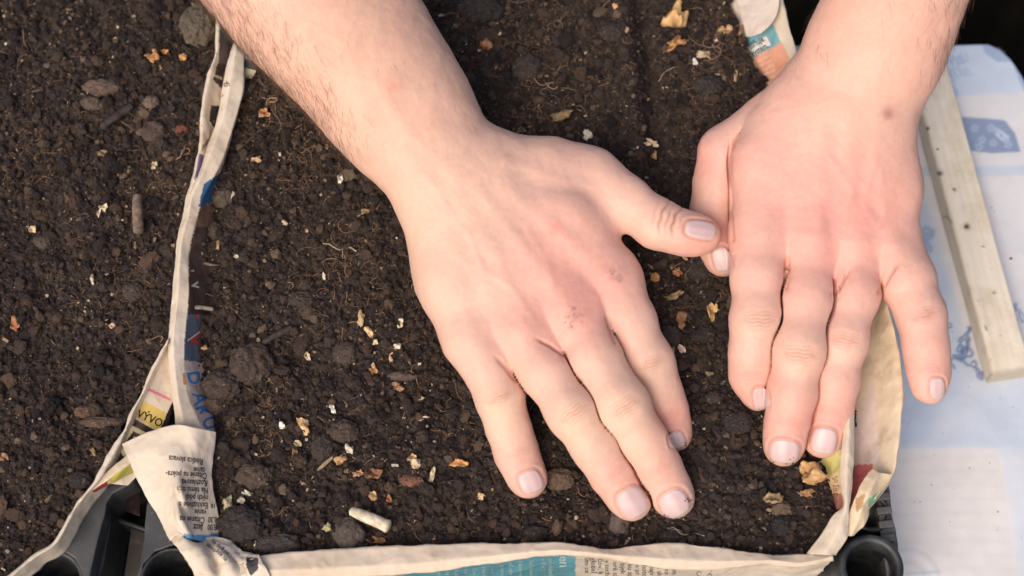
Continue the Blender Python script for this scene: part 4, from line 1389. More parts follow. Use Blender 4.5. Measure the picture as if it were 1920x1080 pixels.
sheet('corner_crumple', [rail((316, 1003, 9), (340, 1000, 13), (368, 1018, 9), (398, 1009, 5), (424, 1014, 6), (446, 1032, 3), (474, 1046, 3)),
                         rail((330, 1022, 11), (358, 1022, 14), (385, 1032, 9), (408, 1028, 9), (430, 1034, 8), (452, 1044, 6), (484, 1044, 8)),
                         rail((352, 1045, 12), (378, 1046, 14), (402, 1054, 9), (424, 1052, 11), (444, 1056, 7), (466, 1060, 10), (494, 1054, 12)),
                         rail((372, 1075, 9), (396, 1082, 11), (420, 1088, 8), (442, 1084, 9), (462, 1082, 6), (484, 1080, 10), (510, 1084, 9)),
                         rail((384, 1125, -20), (406, 1125, -16), (432, 1130, -18), (452, 1130, -16), (474, 1125, -18), (498, 1125, -16), (526, 1125, -20))],
      150, [16, 20, 20, 12], [([(382, 1012), (425, 1012), (452, 1040), (436, 1050), (398, 1030)], (0.50, .43, .37)), ([(462, 1044), (484, 1046), (484, 1068), (470, 1080), (462, 1064)], srgb(70, 66, 66))], seed=5, parent=liner, wrinkle=0.0013)
# --- bottom wall
xs = [430, 455, 480, 545, 620, 700, 800, 900, 1000, 1045, 1090, 1135, 1200, 1280, 1350, 1440, 1500, 1562]
yt = [1070, 1056, 1046, 1036, 1032, 1027, 1022, 1020, 1020, 1018, 1024, 1031, 1022, 1020, 1028, 1040, 1040, 1036]
yo = [1094, 1090, 1086, 1085, 1083, 1079, 1072, 1058, 1043, 1039, 1041, 1045, 1058, 1066, 1066, 1057, 1063, 1050]
top = rail(*[(x, y, 9) for x, y in zip(xs, yt)])
crest = rail(*[(x, y * .35 + y2 * .65, 11) for x, y, y2 in zip(xs, yt, yo)])
outer = rail(*[(x, y, 9) for x, y in zip(xs, yo)])
TEAL = srgb(84, 140, 152)
sheet('bottom_wall', [drop(top, -16, 0, 1), top, crest, outer, drop(outer, -4, 0, .6)], 460, [4, 14, 9, 4], [], seed=6, parent=liner, wrinkle=0.0004, hard=True, base=CREAM * (1.0, .97, .95))
face0 = drop(outer, -1.0, 0, 1.2)
face0 = spath(face0, 60)
sheet('outer_face', [face0, drop(face0, -12, 0, -.5), drop(face0, -30, 0, -.5), drop(face0, -56, 0, 0)], 420, [24, 16, 12],
      [([(740, 1000), (1079, 1000), (1079, 1300), (740, 1300)], TEAL), ([(1079, 1000), (1310, 1000), (1300, 1300), (1079, 1300)], (0.50, 0.43, 0.35)),
       ([(1310, 1000), (1600, 1000), (1600, 1300), (1300, 1300)], (0.58, 0.50, 0.40))], seed=7, parent=liner, wrinkle=0.0006)
# --- right corner and right wall
sheet('corner_fold', [rail((1583, 766, 14), (1581, 820, 15), (1577, 870, 15), (1578, 915, 14), (1583, 948, 14), (1562, 968, 12), (1540, 1000, 10), (1512, 1038, 8)),
                      rail((1592, 766, 17), (1591, 820, 17.5), (1588, 872, 17.5), (1586, 918, 16.5), (1586, 950, 16), (1577, 975, 15), (1566, 1004, 14), (1545, 1040, 12)),
                      rail((1600, 770, 15), (1602, 822, 15), (1599, 875, 15), (1595, 922, 14), (1590, 953, 15), (1591, 985, 13), (1588, 1010, 11), (1568, 1042, 9))],
      160, [10, 10], [], seed=8, parent=liner, wrinkle=0.0004, base=CREAM * (1.02, 1.0, .99))
RPX = [(1490, 420), (1535, 480), (1610, 545), (1594, 600), (1585, 700), (1588, 800), (1599, 870), (1596, 930), (1590, 975)]
RPR = [(1590, 380), (1622, 470), (1655, 548), (1672, 600), (1690, 690), (1690, 780), (1682, 850), (1676, 885), (1640, 935)]
mid2 = [((a[0] + b[0]) / 2 + 6, (a[1] + b[1]) / 2, 5) for a, b in zip(RPX, RPR)]
rr1 = rail(*[(x, y, 13) for x, y in RPR])
sheet('right_wall', [rail(*[(x, y, -4) for x, y in RPX]), rail(*mid2), rr1, drop(rr1, -20, 1.5, 0), drop(rr1, -48, 2, 0)], 220, [26, 26, 8, 8],
      [([(1590, 872), (1637, 868), (1637, 888), (1604, 950), (1590, 950)], srgb(196, 104, 104)), ([(1590, 820), (1640, 700), (1650, 870), (1590, 872)], (0.66, 0.52, 0.46))], seed=9, parent=liner, wrinkle=0.0004, base=CREAM * (1.03, .97, .87))
sheet('outer_fold', [rail((1636, 879, 14), (1614, 912, 15), (1600, 942, 14), (1592, 968, 12), (1588, 1004, 8)),
                     rail((1650, 886, 16), (1632, 918, 18), (1617, 950, 16), (1608, 975, 13), (1596, 1006, 8)),
                     rail((1674, 889, 12), (1652, 922, 11), (1631, 952, 10), (1622, 978, 9), (1602, 1004, 6))],
      90, [12, 12], [([(1628, 936), (1655, 918), (1655, 960), (1628, 950)], srgb(120, 168, 140)), ([(1604, 935), (1622, 925), (1618, 950), (1606, 962)], srgb(176, 140, 100))], seed=10, parent=liner, wrinkle=0.0006, base=CREAM * (1.08, 1.0, .86))
sheet('inner_corner', [rail((1528, 872, -1), (1545, 884, -2), (1556, 915, -3), (1567, 955, -3)), rail((1556, 850, 7), (1562, 880, 5), (1570, 915, 4), (1575, 955, 3)), rail((1584, 840, 11), (1584, 880, 10), (1584, 915, 9), (1584, 955, 8))],
      80, [14, 14], [([(1540, 850), (1590, 838), (1590, 884), (1546, 892)], srgb(186, 178, 112)), ([(1548, 890), (1590, 884), (1590, 925), (1556, 925)], srgb(206, 178, 136)), ([(1556, 925), (1590, 925), (1590, 960), (1564, 960)], srgb(176, 118, 100))],
      seed=11, parent=liner, wrinkle=0.0006)
ORG = srgb(222, 160, 132)
TRL = [(1325, -160), (1345, -80), (1360, -5), (1380, 45), (1400, 92), (1424, 145), (1452, 205), (1500, 300), (1520, 420)]
TRR = [(1415, -160), (1440, -80), (1467, 0), (1479, 45), (1492, 90), (1512, 145), (1536, 205), (1574, 300), (1600, 385)]
trr = rail(*[(x, y, 14) for x, y in TRR])
tmid = rail(*[((a[0] + b[0]) / 2, (a[1] + b[1]) / 2, 7) for a, b in zip(TRL, TRR)])
sheet('top_right_wall', [rail(*[(x, y, -4) for x, y in TRL]), tmid, trr, drop(trr, -24, 2, 0), drop(trr, -50, 3, 0)], 260, [22, 22, 6, 8],
      [([(1396, 70), (1447, 40), (1464, 80), (1412, 108)], srgb(118, 170, 180)), ([(1412, 108), (1464, 80), (1469, 82), (1484, 124), (1470, 150), (1432, 160)], ORG)],
      seed=12, parent=liner, wrinkle=0.0005)
sheet('turned_flap', [rail((1368, -60, 5), (1380, -8, 6), (1387, 20, 7), (1394, 45, 8), (1400, 69, 9)), rail((1420, -60, 13), (1424, -5, 13.5), (1424, 24, 13), (1421, 47, 13), (1413, 67, 11.5)), rail((1466, -60, 18), (1462, -2, 18), (1457, 25, 17), (1445, 47, 15), (1427, 62, 12.5))],
      90, [16, 16], [], seed=13, parent=liner, wrinkle=0.0005, base=PINKISH * (1.06, 1.06, 1.06))

# --- liner of the box beside it
liner2 = empty('newspaper_liner', P(230, 850, -10))
tag(liner2, 'newspaper lining the left bed, showing a yellow heading above the black plastic tray', 'newspaper')
el = [(314, 634), (301, 660), (285, 690), (264, 738), (247, 768), (232, 805), (216, 832), (196, 868), (176, 905), (163, 922), (146, 942), (132, 965), (112, 1002), (98, 1021), (66, 1040), (20, 1078), (-60, 1140)]
er_ = [(320, 646), (308, 672), (293, 703), (273, 748), (257, 780), (244, 812), (228, 843), (208, 876), (186, 908), (168, 926), (153, 947), (139, 970), (119, 1008), (103, 1029), (70, 1049), (26, 1086), (-52, 1150)]
er = [(a[0] * .45 + b[0] * .55, a[1] * .45 + b[1] * .55) for a, b in zip(el, er_)]
elr = rail(*[(x, y, 8) for x, y in el])
err = rail(*[(x, y, 8) for x, y in er])
emid = rail(*[((a[0] + b[0]) / 2, (a[1] + b[1]) / 2, 10) for a, b in zip(el, er)])
sheet('folded_edge', [drop(elr, -13, .4, 0), elr, emid, err, drop(err, -14, .2, 0)], 260, [4, 5, 5, 6], [], seed=14, parent=liner2, wrinkle=0.0004)
YEL = srgb(206, 178, 100)
sheet('printed_panel', [rail((315, 640, 6), (302, 668, 6), (286, 700, 6), (266, 744, 6), (249, 774, 5), (235, 808, 5), (219, 838, 4), (198, 873, 3), (178, 905, 2)),
                        rail((324, 640, 3), (326, 672, 3), (326, 712, 2), (324, 760, 1), (314, 800, 0), (300, 830, 0), (280, 862, -1), (262, 888, -2), (240, 910, -3))],
      200, [60], [([(262, 748), (312, 774), (300, 812), (248, 778)], YEL), ([(322, 755), (312, 778), (296, 815), (330, 830), (340, 760)], srgb(24, 20, 20)),  # yellow heading band, then a near-black patch painting the shaded gap beside it
                  ([(248, 782), (300, 812), (270, 880), (205, 882), (190, 905)], srgb(46, 38, 36)), ([(246, 797), (276, 812), (238, 862), (220, 842)], srgb(208, 190, 150)),
                  ([(250, 808), (264, 815), (240, 850), (230, 838)], srgb(46, 38, 36)), ([(252, 818), (256, 820), (241, 842), (237, 838)], srgb(208, 190, 150)),
                  ([(272, 724), (320, 747), (320, 752), (270, 729)], srgb(214, 120, 142))], seed=15, parent=liner2, wrinkle=0.0004)
sheet('lower_lip', [rail((160, 926, 6), (180, 905, 7), (205, 880, 8), (228, 862, 8), (246, 846, 8)), rail((166, 924, 7), (188, 910, 8), (214, 891, 9), (236, 874, 9), (252, 862, 9)), rail((170, 927, 1), (192, 914, 2), (216, 902, 3), (240, 890, 3), (262, 878, 3))],
      90, [8, 10], [([(170, 922), (200, 902), (206, 912), (170, 932)], srgb(150, 62, 56)), ([(200, 903), (220, 886), (252, 866), (262, 882), (216, 906)], srgb(190, 180, 84))], seed=16, parent=liner2, wrinkle=0.0004, base=CREAM * (1, .97, .88))
sheet('red_panel', [rail((150, 945, 5), (135, 970, 5), (116, 1005, 5), (100, 1027, 5), (66, 1048, 5)), rail((142, 955, -8), (134, 985, -12), (122, 1018, -14), (108, 1036, -16), (70, 1060, -16))], 60, [14], [], seed=17, parent=liner2, base=np.array(srgb(150, 62, 62)))

# ------------------------------------------------------------------ printed lettering: flat glyphs lying on the paper
M_INK = mat_vcol('printing_ink', 0.75, 0.0, 900, var=0.12)
BV = [(o, BVHTree.FromPolygons([Vector(v) for v in V], [tuple(q) for q in F.tolist()])) for o, V, F in sheets]


def glyphs(txt, bold=False):
    cu = bpy.data.curves.new('t', 'FONT')
    cu.body = txt
    cu.size = 1.0
    cu.resolution_u = 2
    if bold: cu.offset = 0.018
    ob = bpy.data.objects.new('t', cu)
    COL.objects.link(ob)
    dg = bpy.context.evaluated_depsgraph_get()
    me = ob.evaluated_get(dg).to_mesh()
    v = np.array([q.co[:2] for q in me.vertices]) if len(me.vertices) else np.zeros((0, 2))
    f = [tuple(p.vertices) for p in me.polygons]
    bpy.data.objects.remove(ob)
    bpy.data.curves.remove(cu)
    return v, f


PRINT = {}


def lay(target, v2, f, col, lift=0.00012, pname='printed_word'):
    """v2: photo pixels of a flat print; laid onto a sheet's surface"""
    for o, b in BV:
        if o is target: bv = b
    P3, ok = [], []
    for x, y in v2:
        d = Vector(rays(x, y)).normalized()
        h, n, _, _ = bv.ray_cast(Vector(CAM), d)
        if h is None:
            ok.append(False); P3.append((0, 0, 0)); continue
        if n.dot(d) > 0: n = -n
        ok.append(True); P3.append(tuple(h + n * lift))
    F3 = [tuple(q) for q in f if all(ok[i] for i in q)]
    if not F3: return
    us = sorted({i for q in F3 for i in q})
    rm = {i: k for k, i in enumerate(us)}
    me = mesh(np.array([P3[i] for i in us]), [tuple(rm[i] for i in q) for q in F3])
    paint(me, np.tile(col, (len(us), 1)))
    link(pname, me, M_INK, target, smooth=False)


def text(target, txt, px, py, size, ang, col, sx=1.0, bold=False, shear=0.0, lift=0.00012):
    v, f = glyphs(txt, bold)
    if not len(v): return
    a = math.radians(ang)
    x = (v[:, 0] * sx + v[:, 1] * shear) * size
    y = v[:, 1] * size
    q = np.column_stack([px + x * math.cos(a) + y * math.sin(a), py + x * math.sin(a) - y * math.cos(a)])
    lay(target, q, f, col, lift)


def patch(target, poly, col, lift=0.00008):
    """flat printed patch, cut fine enough to follow the paper"""
    xs_ = np.array(poly)
    mn, mx = xs_.min(0), xs_.max(0)
    n = max(2, int(max(mx - mn) / 3))
    V, Fq = [], []
    p = [Vector((a, b)) for a, b in poly]
    assert len(p) == 4
    for i in range(n + 1):
        for j in range(n + 1):
            s, t = i / n, j / n
            q = (p[0] * (1 - s) + p[1] * s) * (1 - t) + (p[3] * (1 - s) + p[2] * s) * t
            V.append((q.x, q.y))
    for i in range(n):
        for j in range(n):
            a = i * (n + 1) + j
            Fq.append((a, a + 1, a + n + 2, a + n + 1))
    lay(target, V, Fq, col, lift, 'printed_patch')


part = {o.name: o for o, _, _ in sheets}
INK, WHT = srgb(58, 52, 50), srgb(206, 200, 190)
fl = part['corner_flap']
for t_, x_, y_, s_ in [('Rodica slovaca', 381, 862, 13), ('tanie', 384, 878, 13), ('\u010c\u00edtanie na pokra-', 388, 888, 13), ('Rozhlasov\u00e1', 389, 902, 13), ('Na t\u00e9mu tich', 390, 916, 13),
                       ('n\u00fdch p\u00f3di', 390, 930, 13), ('Exkluz\u00edvne o', 390, 944, 13), ('vanie', 387, 957, 13), ('\u010c\u00edtanie na', 384, 971, 14), ('Jazz', 380, 985, 14)]:
    text(fl, t_, x_, y_ - 1, s_ + 3, 180 + (6 if y_ < 870 else 3), INK, 0.68, True)
for t_, x_, y_ in [('18.30', 411, 971), ('18.00', 410, 985)]:
    text(fl, t_, x_ + 1, y_ - 1, 16, 182, INK, 0.62, True)
text(fl, '18.', 404, 945, 12, 182, INK, 0.72, True)
lw = part['left_wall']
text(lw, 'ch', 420, 163, 15, -8, INK, 0.8, True)
text(lw, 'o', 414, 182, 13, -8, srgb(150, 120, 60), 0.8, True)
text(lw, '\u2022', 371, 472, 26, 80, srgb(190, 186, 180), 1.0, True)
text(lw, ',', 360, 505, 26, 80, srgb(180, 176, 170), 1.0, True)
text(lw, 'v', 358, 530, 28, 80, srgb(200, 196, 190), 1.0, True)
text(lw, '\u2022', 358, 590, 30, 80, srgb(186, 84, 80), 1.0, True)
text(lw, 'V', 350, 622, 44, 82, srgb(224, 216, 208), 1.25, True, 0, 0.00010)
text(lw, 'V', 352, 626, 38, 82, srgb(196, 62, 66), 1.2, True, 0, 0.00022)
text(lw, 'D', 348, 694, 38, 82, srgb(228, 220, 210), 1.1, True, 0, 0.00010)
text(lw, 'D', 350, 697, 33, 82, srgb(70, 138, 188), 1.1, True, 0, 0.00022)
patch(lw, [(342, 700), (347, 699), (349, 722), (344, 722)], srgb(186, 120, 66))
text(lw, 'A', 360, 738, 36, 78, srgb(64, 126, 178), 1.0, True)
text(lw, 'K', 366, 762, 38, 76, srgb(60, 120, 176), 1.0, True)
text(lw, 'U', 378, 786, 34, 70, srgb(60, 120, 176), 1.0, True)
pp = part['printed_panel']
text(pp, 'V\u00ddVO', 255, 781, 22, 24, srgb(40, 30, 22), 0.88, True)
of = part['outer_face']
for k, (t_, x_, y_) in enumerate([('-', 1092, 1062), ('\u00edmi ce', 1096, 1046), ('globa\u013e', 1108, 1046), ('\u010dov, k', 1121, 1047), ('v tech', 1134, 1050), ('or\u00e9 sa', 1149, 1053), ('bjek', 1163, 1056),
                                  ('ku sp', 1177, 1057), ('n pr', 1191, 1058), ('hotov', 1204, 1059), ('najv', 1218, 1060), ('s sk', 1232, 1062), ('na r', 1246, 1066), ('m a', 1260, 1068)]):
    text(of, t_, x_, y_, 14, 88, INK, 0.85)
for k, (t_, x_, y_, s_) in enumerate([('en', 1049, 1042, 26), ('preklad', 1028, 1046, 13), ('a Poz', 1015, 1047, 12), ('l\u00fa\u010ddov', 992, 1050, 12), ('Novem', 972, 1052, 12), ('a\u0165 obr', 954, 1054, 12), ('znovu', 938, 1056, 12),
                                       ('pov', 920, 1060, 12), ('v\u0161ad', 904, 1062, 12), ('\u010das', 886, 1064, 12), ('nav', 870, 1066, 12), ('kde', 852, 1068, 12), ('sa', 836, 1070, 12), ('my', 820, 1072, 12)]):
    text(of, t_, x_, y_, s_, 88, srgb(168, 178, 172), 0.85, k == 0)
text(of, 'C', 1304, 1078, 14, 20, INK); text(of, 'A', 1326, 1078, 15, 20, INK)
tr = part['top_right_wall']
patch(tr, [(1404, 87), (1437, 67), (1446, 84), (1414, 106)], srgb(214, 212, 206), 0.00015)
text(tr, 's\u00edl\u0148uje.', 1408, 93, 16, -31, srgb(50, 44, 44), 0.74, True, 0, 0.0003)
text(tr, 'syst\u00e9m.', 1413, 106, 16, -31, srgb(50, 44, 44), 0.72, True, 0, 0.0003)
for k in range(6):
    text(tr, ['na obno', 'v\u00fd\u017eivov', 'obsahu', 'prirod', 'vitam', 'pre v'][k], 1421 + k * 4.2, 118 + k * 8.5, 10, -27, srgb(236, 196, 172), 0.9)
rw = part['right_wall']
cc_ = part['corner_crumple']
for k, (t_, x_, y_, a_) in enumerate([('\u017ee dok', 396, 1016, 40), ('slovo', 386, 1022, 42), ('kde na', 404, 1034, 44), ('cely', 452, 1056, 80), ('a po', 416, 1028, 50)]):
    text(cc_, t_, x_, y_, 11, a_, srgb(84, 74, 68), 0.9, k < 3)
ic = part['inner_corner']
for k in range(5):
    text(ic, 'SSS'[k % 3] + 'o', 1560 + 2 * k, 896 + 12 * k, 16, 60 + 30 * k, srgb(120, 60, 48), 0.8)
# ================================================================== BLACK PLASTIC TRAY
def mat_black():
    t = NT('black_plastic')
    f = t.noise(70, 5, 0.65)
    col = t.n('ShaderNodeVertexColor', layer_name='Col').outputs[0]
    c = t.mix(col, (0.12, 0.115, 0.11), t.ramp(f, [(0.42, (0, 0, 0)), (0.75, (0.5, 0.5, 0.5))]))
    s = t.noise(900, 2, 0.5)
    c = t.mix(c, (0.25, 0.22, 0.19), t.ramp(s, [(0.70, (0, 0, 0)), (0.78, (0.6, 0.6, 0.6))]))
    t.l(c, t.b.inputs['Base Color'])
    set_in(t.b, Roughness=0.48, Specular_IOR_Level=0.45)
    b = t.bump(t.noise(40, 3, 0.5), 0.3, 0.001)
    t.l(t.bump(t.noise(1200, 3, 0.7), 0.3, 0.0002, b), t.b.inputs['Normal'])
    return t.m


M_BLACK = mat_black()
tray = empty('seedling_tray', P(900, 1100, -60))
tag(tray, 'black plastic tray with round posts under the newspaper boxes', 'plastic tray')


def prism(name, poly, ztop, zbot, col, mat=M_BLACK, parent=None, bev=0.0006, inset=0.0, smooth=False, jag=0.0):
    pts_ = []
    for (x, y), (x2, y2) in zip(poly, poly[1:] + poly[:1]):
        n = max(1, int(math.hypot(x2 - x, y2 - y) / 12)) if jag else 1
        for k in range(n):
            t = k / n
            pts_.append((x + (x2 - x) * t + jag * random.uniform(-1, 1) * (k > 0), y + (y2 - y) * t + jag * random.uniform(-1, 1) * (k > 0)))
    T = np.array([P(x, y, ztop) for x, y in pts_])
    B = T.copy()
    B[:, 2] = zbot * 0.001
    bm = bmesh.new()
    tv = [bm.verts.new(v) for v in T]
    bv = [bm.verts.new(v) for v in B]
    bm.faces.new(tv)
    bm.faces.new(bv[::-1])
    n = len(tv)
    for k in range(n):
        bm.faces.new((tv[k], bv[k], bv[(k + 1) % n], tv[(k + 1) % n]))
    bmesh.ops.recalc_face_normals(bm, faces=bm.faces)
    if bev:
        bmesh.ops.bevel(bm, geom=[e for e in bm.edges if len(e.link_faces) == 2 and e.calc_face_angle(0) > 0.5], offset=bev, segments=2, affect='EDGES', profile=0.6)
    bmesh.ops.triangulate(bm, faces=[f for f in bm.faces if len(f.verts) > 4])
    me = bpy.data.meshes.new(name)
    bm.to_mesh(me)
    bm.free()
    v = np.array([q.co[:] for q in me.vertices])
    paint(me, np.array(col) * (1 + .2 * fbm(v, 60, 2))[:, None])
    o = link(name, me, mat, parent, smooth=smooth)
    if parent is not None: o.matrix_parent_inverse = Matrix.Translation(-Vector(parent.location))
    return o


BK, GK = (0.008, 0.0085, 0.0095), (0.042, 0.041, 0.042)
prism('tray_deck', [(420, 1030), (420, 1000), (402, 700), (322, 620), (322, -300), (1290, -300), (1400, 0), (1500, 300), (1600, 600), (1618, 900), (1600, 990), (1560, 1030)], -18, -58, BK, parent=tray)
prism('tray_deck', [(-500, -300), (318, -300), (318, 640), (180, 880), (120, 985), (95, 1040), (40, 1090), (-500, 1500)], -18, -58, BK, parent=tray)
prism('tray_floor', [(-480, 600), (600, 600), (600, 1400), (-480, 1400)], -58.5, -61, BK, parent=tray)
prism('tray_rib', [(148, 945), (166, 928), (200, 912), (262, 886), (250, 905), (212, 925), (200, 942), (196, 968), (184, 1010), (172, 1062), (166, 1110), (157, 1110), (152, 1072), (140, 1048), (116, 1033), (128, 1000)], -6, -40, GK, parent=tray, bev=0.0009, jag=0.8)
prism('tray_rib', [(276, 940), (300, 950), (330, 1005), (344, 1021), (322, 1023), (290, 1034), (270, 1056), (259, 1085), (255, 1120), (246, 1120), (262, 1072), (268, 1020)], -3, -44, GK, parent=tray, bev=0.0008, jag=1.2)
prism('cross_rib', [(200, 968), (212, 962), (196, 1050), (180, 1110), (166, 1110), (184, 1040)], -18, -52, (0.022, 0.024, 0.026), parent=tray)
prism('cross_rib', [(208, 965), (276, 990), (278, 998), (206, 974)], -30, -50, (0.018, 0.021, 0.021), parent=tray)
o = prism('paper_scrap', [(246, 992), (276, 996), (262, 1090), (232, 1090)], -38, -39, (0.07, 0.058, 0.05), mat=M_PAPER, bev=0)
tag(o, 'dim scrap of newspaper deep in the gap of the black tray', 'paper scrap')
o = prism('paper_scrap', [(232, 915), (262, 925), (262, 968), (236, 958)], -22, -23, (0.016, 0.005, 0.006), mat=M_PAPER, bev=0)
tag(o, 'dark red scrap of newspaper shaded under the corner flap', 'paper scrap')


def lathe(name, px, py, z, prof, col, parent, n=64):
    c = P(px, py, z)
    m = mpp(c)
    V, Fq = [], []
    for r_, dz in prof:
        for k in range(n):
            a = 2 * math.pi * k / n
            V.append((c[0] + math.cos(a) * r_ * m, c[1] + math.sin(a) * r_ * m, c[2] + dz * 0.001))
    for j in range(len(prof) - 1):
        for k in range(n):
            Fq.append((j * n + k, j * n + (k + 1) % n, (j + 1) * n + (k + 1) % n, (j + 1) * n + k))
    me = mesh(np.array(V), Fq)
    v = np.array(V)
    paint(me, np.array(col) * (1 + .25 * fbm(v, 70, 2))[:, None])
    o = link(name, me, M_BLACK, parent)
    o.matrix_parent_inverse = Matrix.Translation(-Vector(parent.location))
    return o


for (px, py, ro, ri, z) in [(94, 1094, 66, 54, -6), (322, 1086, 62, 53, -2), (1634, 1062, 62, 46, -6)]:
    lathe('round_post', px, py, z, [(ro + 8, -45), (ro + 3, -6), (ro, -1.6), (ro - 3, -.3), ((ro + ri) / 2, 0), (ri + 2, -.4), (ri, -2), (ri - 3, -14), (ri - 9, -38), (2, -40)], (0.014, 0.0145, 0.016), tray)
lathe('round_post', 1634, 960, -14, [(46, -40), (42, -8), (38, -2), (34, 0), (28, -1), (24, -10), (2, -12)], BK, tray)
prism('edge_strip', [(1645, 895), (1666, 905), (1672, 950), (1682, 1005), (1694, 1085), (1702, 1140), (1668, 1140), (1660, 1060), (1650, 990)], -16, -59, (0.085, 0.080, 0.075), parent=tray, bev=0.0008, jag=1.5)
for k in range(4):
    y = 925 + k * 26
    x = 1640 + (y - 920) * 0.13
    prism('edge_ridge', [(x, y), (x + 27, y - 3), (x + 30, y + 11), (x + 2, y + 14)], -13, -20, (0.075, 0.070, 0.066), parent=tray, bev=0.0006)

# ================================================================== TABLE, CLOTH, LATH, GROUND
def cloth():
    edge = [(1150, 78), (1480, 76), (1700, 75), (1800, 74), (1855, 73), (1880, 84), (1902, 104), (1924, 134), (1960, 205), (2010, 330), (2100, 600), (2200, 1000), (2260, 1400), (1150, 1400)]
    E = np.array([P(x, y, -60) for x, y in edge])
    s = 0.00075
    gx_ = np.arange(E[:, 0].min(), E[:, 0].max(), s)
    gy_ = np.arange(E[:, 1].min(), E[:, 1].max(), s)
    X_, Y_ = np.meshgrid(gx_, gy_, indexing='ij')
    V = np.column_stack([X_.ravel(), Y_.ravel(), np.full(X_.size, -0.060)])
    qx, qy = to_px(V)
    inside = in_poly(qx, qy, edge)
    d = seg_dist(qx, qy, edge + edge[:1])
    keep_ = inside
    V[:, 2] += 0.0007 * fbm(V, 30, 2, 3) - 0.02 * (1 - sstep(0, 14, d)) ** 2
    V[:, 2] += 0.0006 * (1 - np.abs(fbm(V, 16, 2, 9)) * 2)
    F_ = grid_faces(len(gx_), len(gy_))
    F_ = F_[keep_[F_].all(1)]
    us = np.unique(F_)
    rm = np.full(len(V), -1)
    rm[us] = np.arange(len(us))
    V, qx, qy = V[us], qx[us], qy[us]
    c = np.tile((0.66, 0.625, 0.61), (len(V), 1))
    mott = sstep(-.5, .6, fbm(V, 45, 4, 2))
    def put(mask, col, amt=1.0):
        a = (mask * amt)[:, None]
        c[:] = c * (1 - a) + np.array(col) * a
    def soft(poly, w):
        ins = in_poly(qx, qy, poly)
        dd = seg_dist(qx, qy, poly + poly[:1])
        return sstep(-w, w, np.where(ins, dd, -dd))
    PB, MB, DB = (0.485, 0.54, 0.62), (0.30, 0.37, 0.50), (0.11, 0.16, 0.30)
    put(soft([(1400, 60), (1960, 60), (1960, 150), (1905, 176), (1740, 182), (1660, 190), (1400, 190)], 4), (0.52, 0.58, 0.66), .85)
    put(soft([(1838, 76), (1860, 74), (1885, 90), (1906, 116), (1870, 118), (1845, 100)], 2), MB, .8 )
    put(soft([(1900, 126), (1940, 140), (1970, 230), (1920, 172)], 2), MB, .9)
    for k in range(26):                                     # faint printed writing in the pale corner
        a = RNG.uniform(0, 6.28)
        x, y = RNG.uniform(1752, 1816), RNG.uniform(98, 178)
        t = np.linspace(0, 5, 14)
        pl = [(x + 6 * math.cos(a + q) * (1 + .2 * q / 5), y + 7 * math.sin(a + 1.3 * q)) for q in t]
        put(np.exp(-(seg_dist(qx, qy, pl) / 1.5) ** 2), MB, .6)
    dia = [(1800, 218), (1850, 222), (1884, 226), (1903, 250), (1913, 286), (1860, 288), (1820, 282), (1808, 250)]
    put(soft(dia, 1.6), (0.20, 0.26, 0.39), .9)
    ins = soft(dia, 3)
    for (fx, fy) in [(1828, 240), (1842, 262), (1862, 268), (1836, 275), (1858, 240), (1890, 272)]:
        for k in range(5):
            a = k * 1.257 + fx
            put(ins * np.exp(-(np.hypot(qx - fx - 5 * math.cos(a), qy - fy - 5 * math.sin(a)) / 2.6) ** 2), (0.52, 0.57, 0.68), .65)
    for k in range(3):
        pl = [(1874 + 9 * math.cos(q) + 4 * k, 250 + 9 * math.sin(q * 1.2) + 3 * k) for q in np.linspace(0, 6, 18)]
        put(ins * np.exp(-(seg_dist(qx, qy, pl) / 1.3) ** 2), (0.58, 0.63, 0.72), .8)
    put(soft([(1700, 311), (2100, 313), (2100, 330), (1700, 331)], 3), PB, .75)
    # left of the lath and below it: mottled blue water colour
    put(soft([(1500, 330), (1728, 330), (1780, 520), (1840, 720), (1935, 705), (2100, 700), (2100, 838), (1500, 842)], 14), PB, .9)
    put(soft([(1500, 420), (1780, 520), (1840, 710), (1920, 715), (1960, 838), (1500, 842)], 16) * mott, (0.42, 0.48, 0.58), .7)
    put(soft([(1800, 700), (1940, 700), (1960, 820), (1740, 830)], 26) * mott, (0.60, 0.60, 0.64), .7)
    put(soft([(1876, 842), (1990, 820), (2040, 1100), (1915, 1090)], 10), (0.50, 0.55, 0.63), .5)
    rectp = [(1600, 843), (1866, 842), (1888, 940), (1908, 1100), (1600, 1100)]
    put(soft(rectp, 4), (0.66, 0.61, 0.58), .95)
    for k in range(9):
        yy = 860 + k * 26
        put(soft(rectp, 4) * np.exp(-((qy - yy - 3 * np.sin(qx * .02)) / 4) ** 2), (0.56, 0.52, 0.50), .25)
    def scrib(cx, cy, w_, h_, n, col, lw_, amt, seed):
        q = np.random.default_rng(seed)
        x, y, a = cx, cy, q.uniform(0, 6)
        pl = [(x, y)]
        for _ in range(n):
            a += q.normal(0.25, .75)
            x += 6 * math.cos(a); y += 6 * math.sin(a)
            if abs(x - cx) > w_: x = cx + math.copysign(w_, x - cx); a += 1.5
            if abs(y - cy) > h_: y = cy + math.copysign(h_, y - cy); a += 1.5
            pl.append((x, y))
        pl = [tuple(p_) for p_ in spath([(p_[0], p_[1], 0) for p_ in pl], n * 3)[:, :2]]
        put(np.exp(-(seg_dist(qx, qy, pl) / lw_) ** 2), col, amt)
    scrib(1798, 640, 22, 26, 40, DB, 2.3, .95, 3)
    scrib(1822, 680, 20, 32, 44, DB, 2.3, .95, 4)
    scrib(1790, 690, 10, 24, 16, DB, 2.3, .9, 5)
    scrib(1905, 605, 16, 34, 44, (0.20, .26, .42), 2.2, .9, 6)
    scrib(1740, 470, 9, 44, 34, MB, 4.0, 1.0, 7)
    scrib(1762, 560, 9, 40, 24, MB, 4.0, .9, 8)
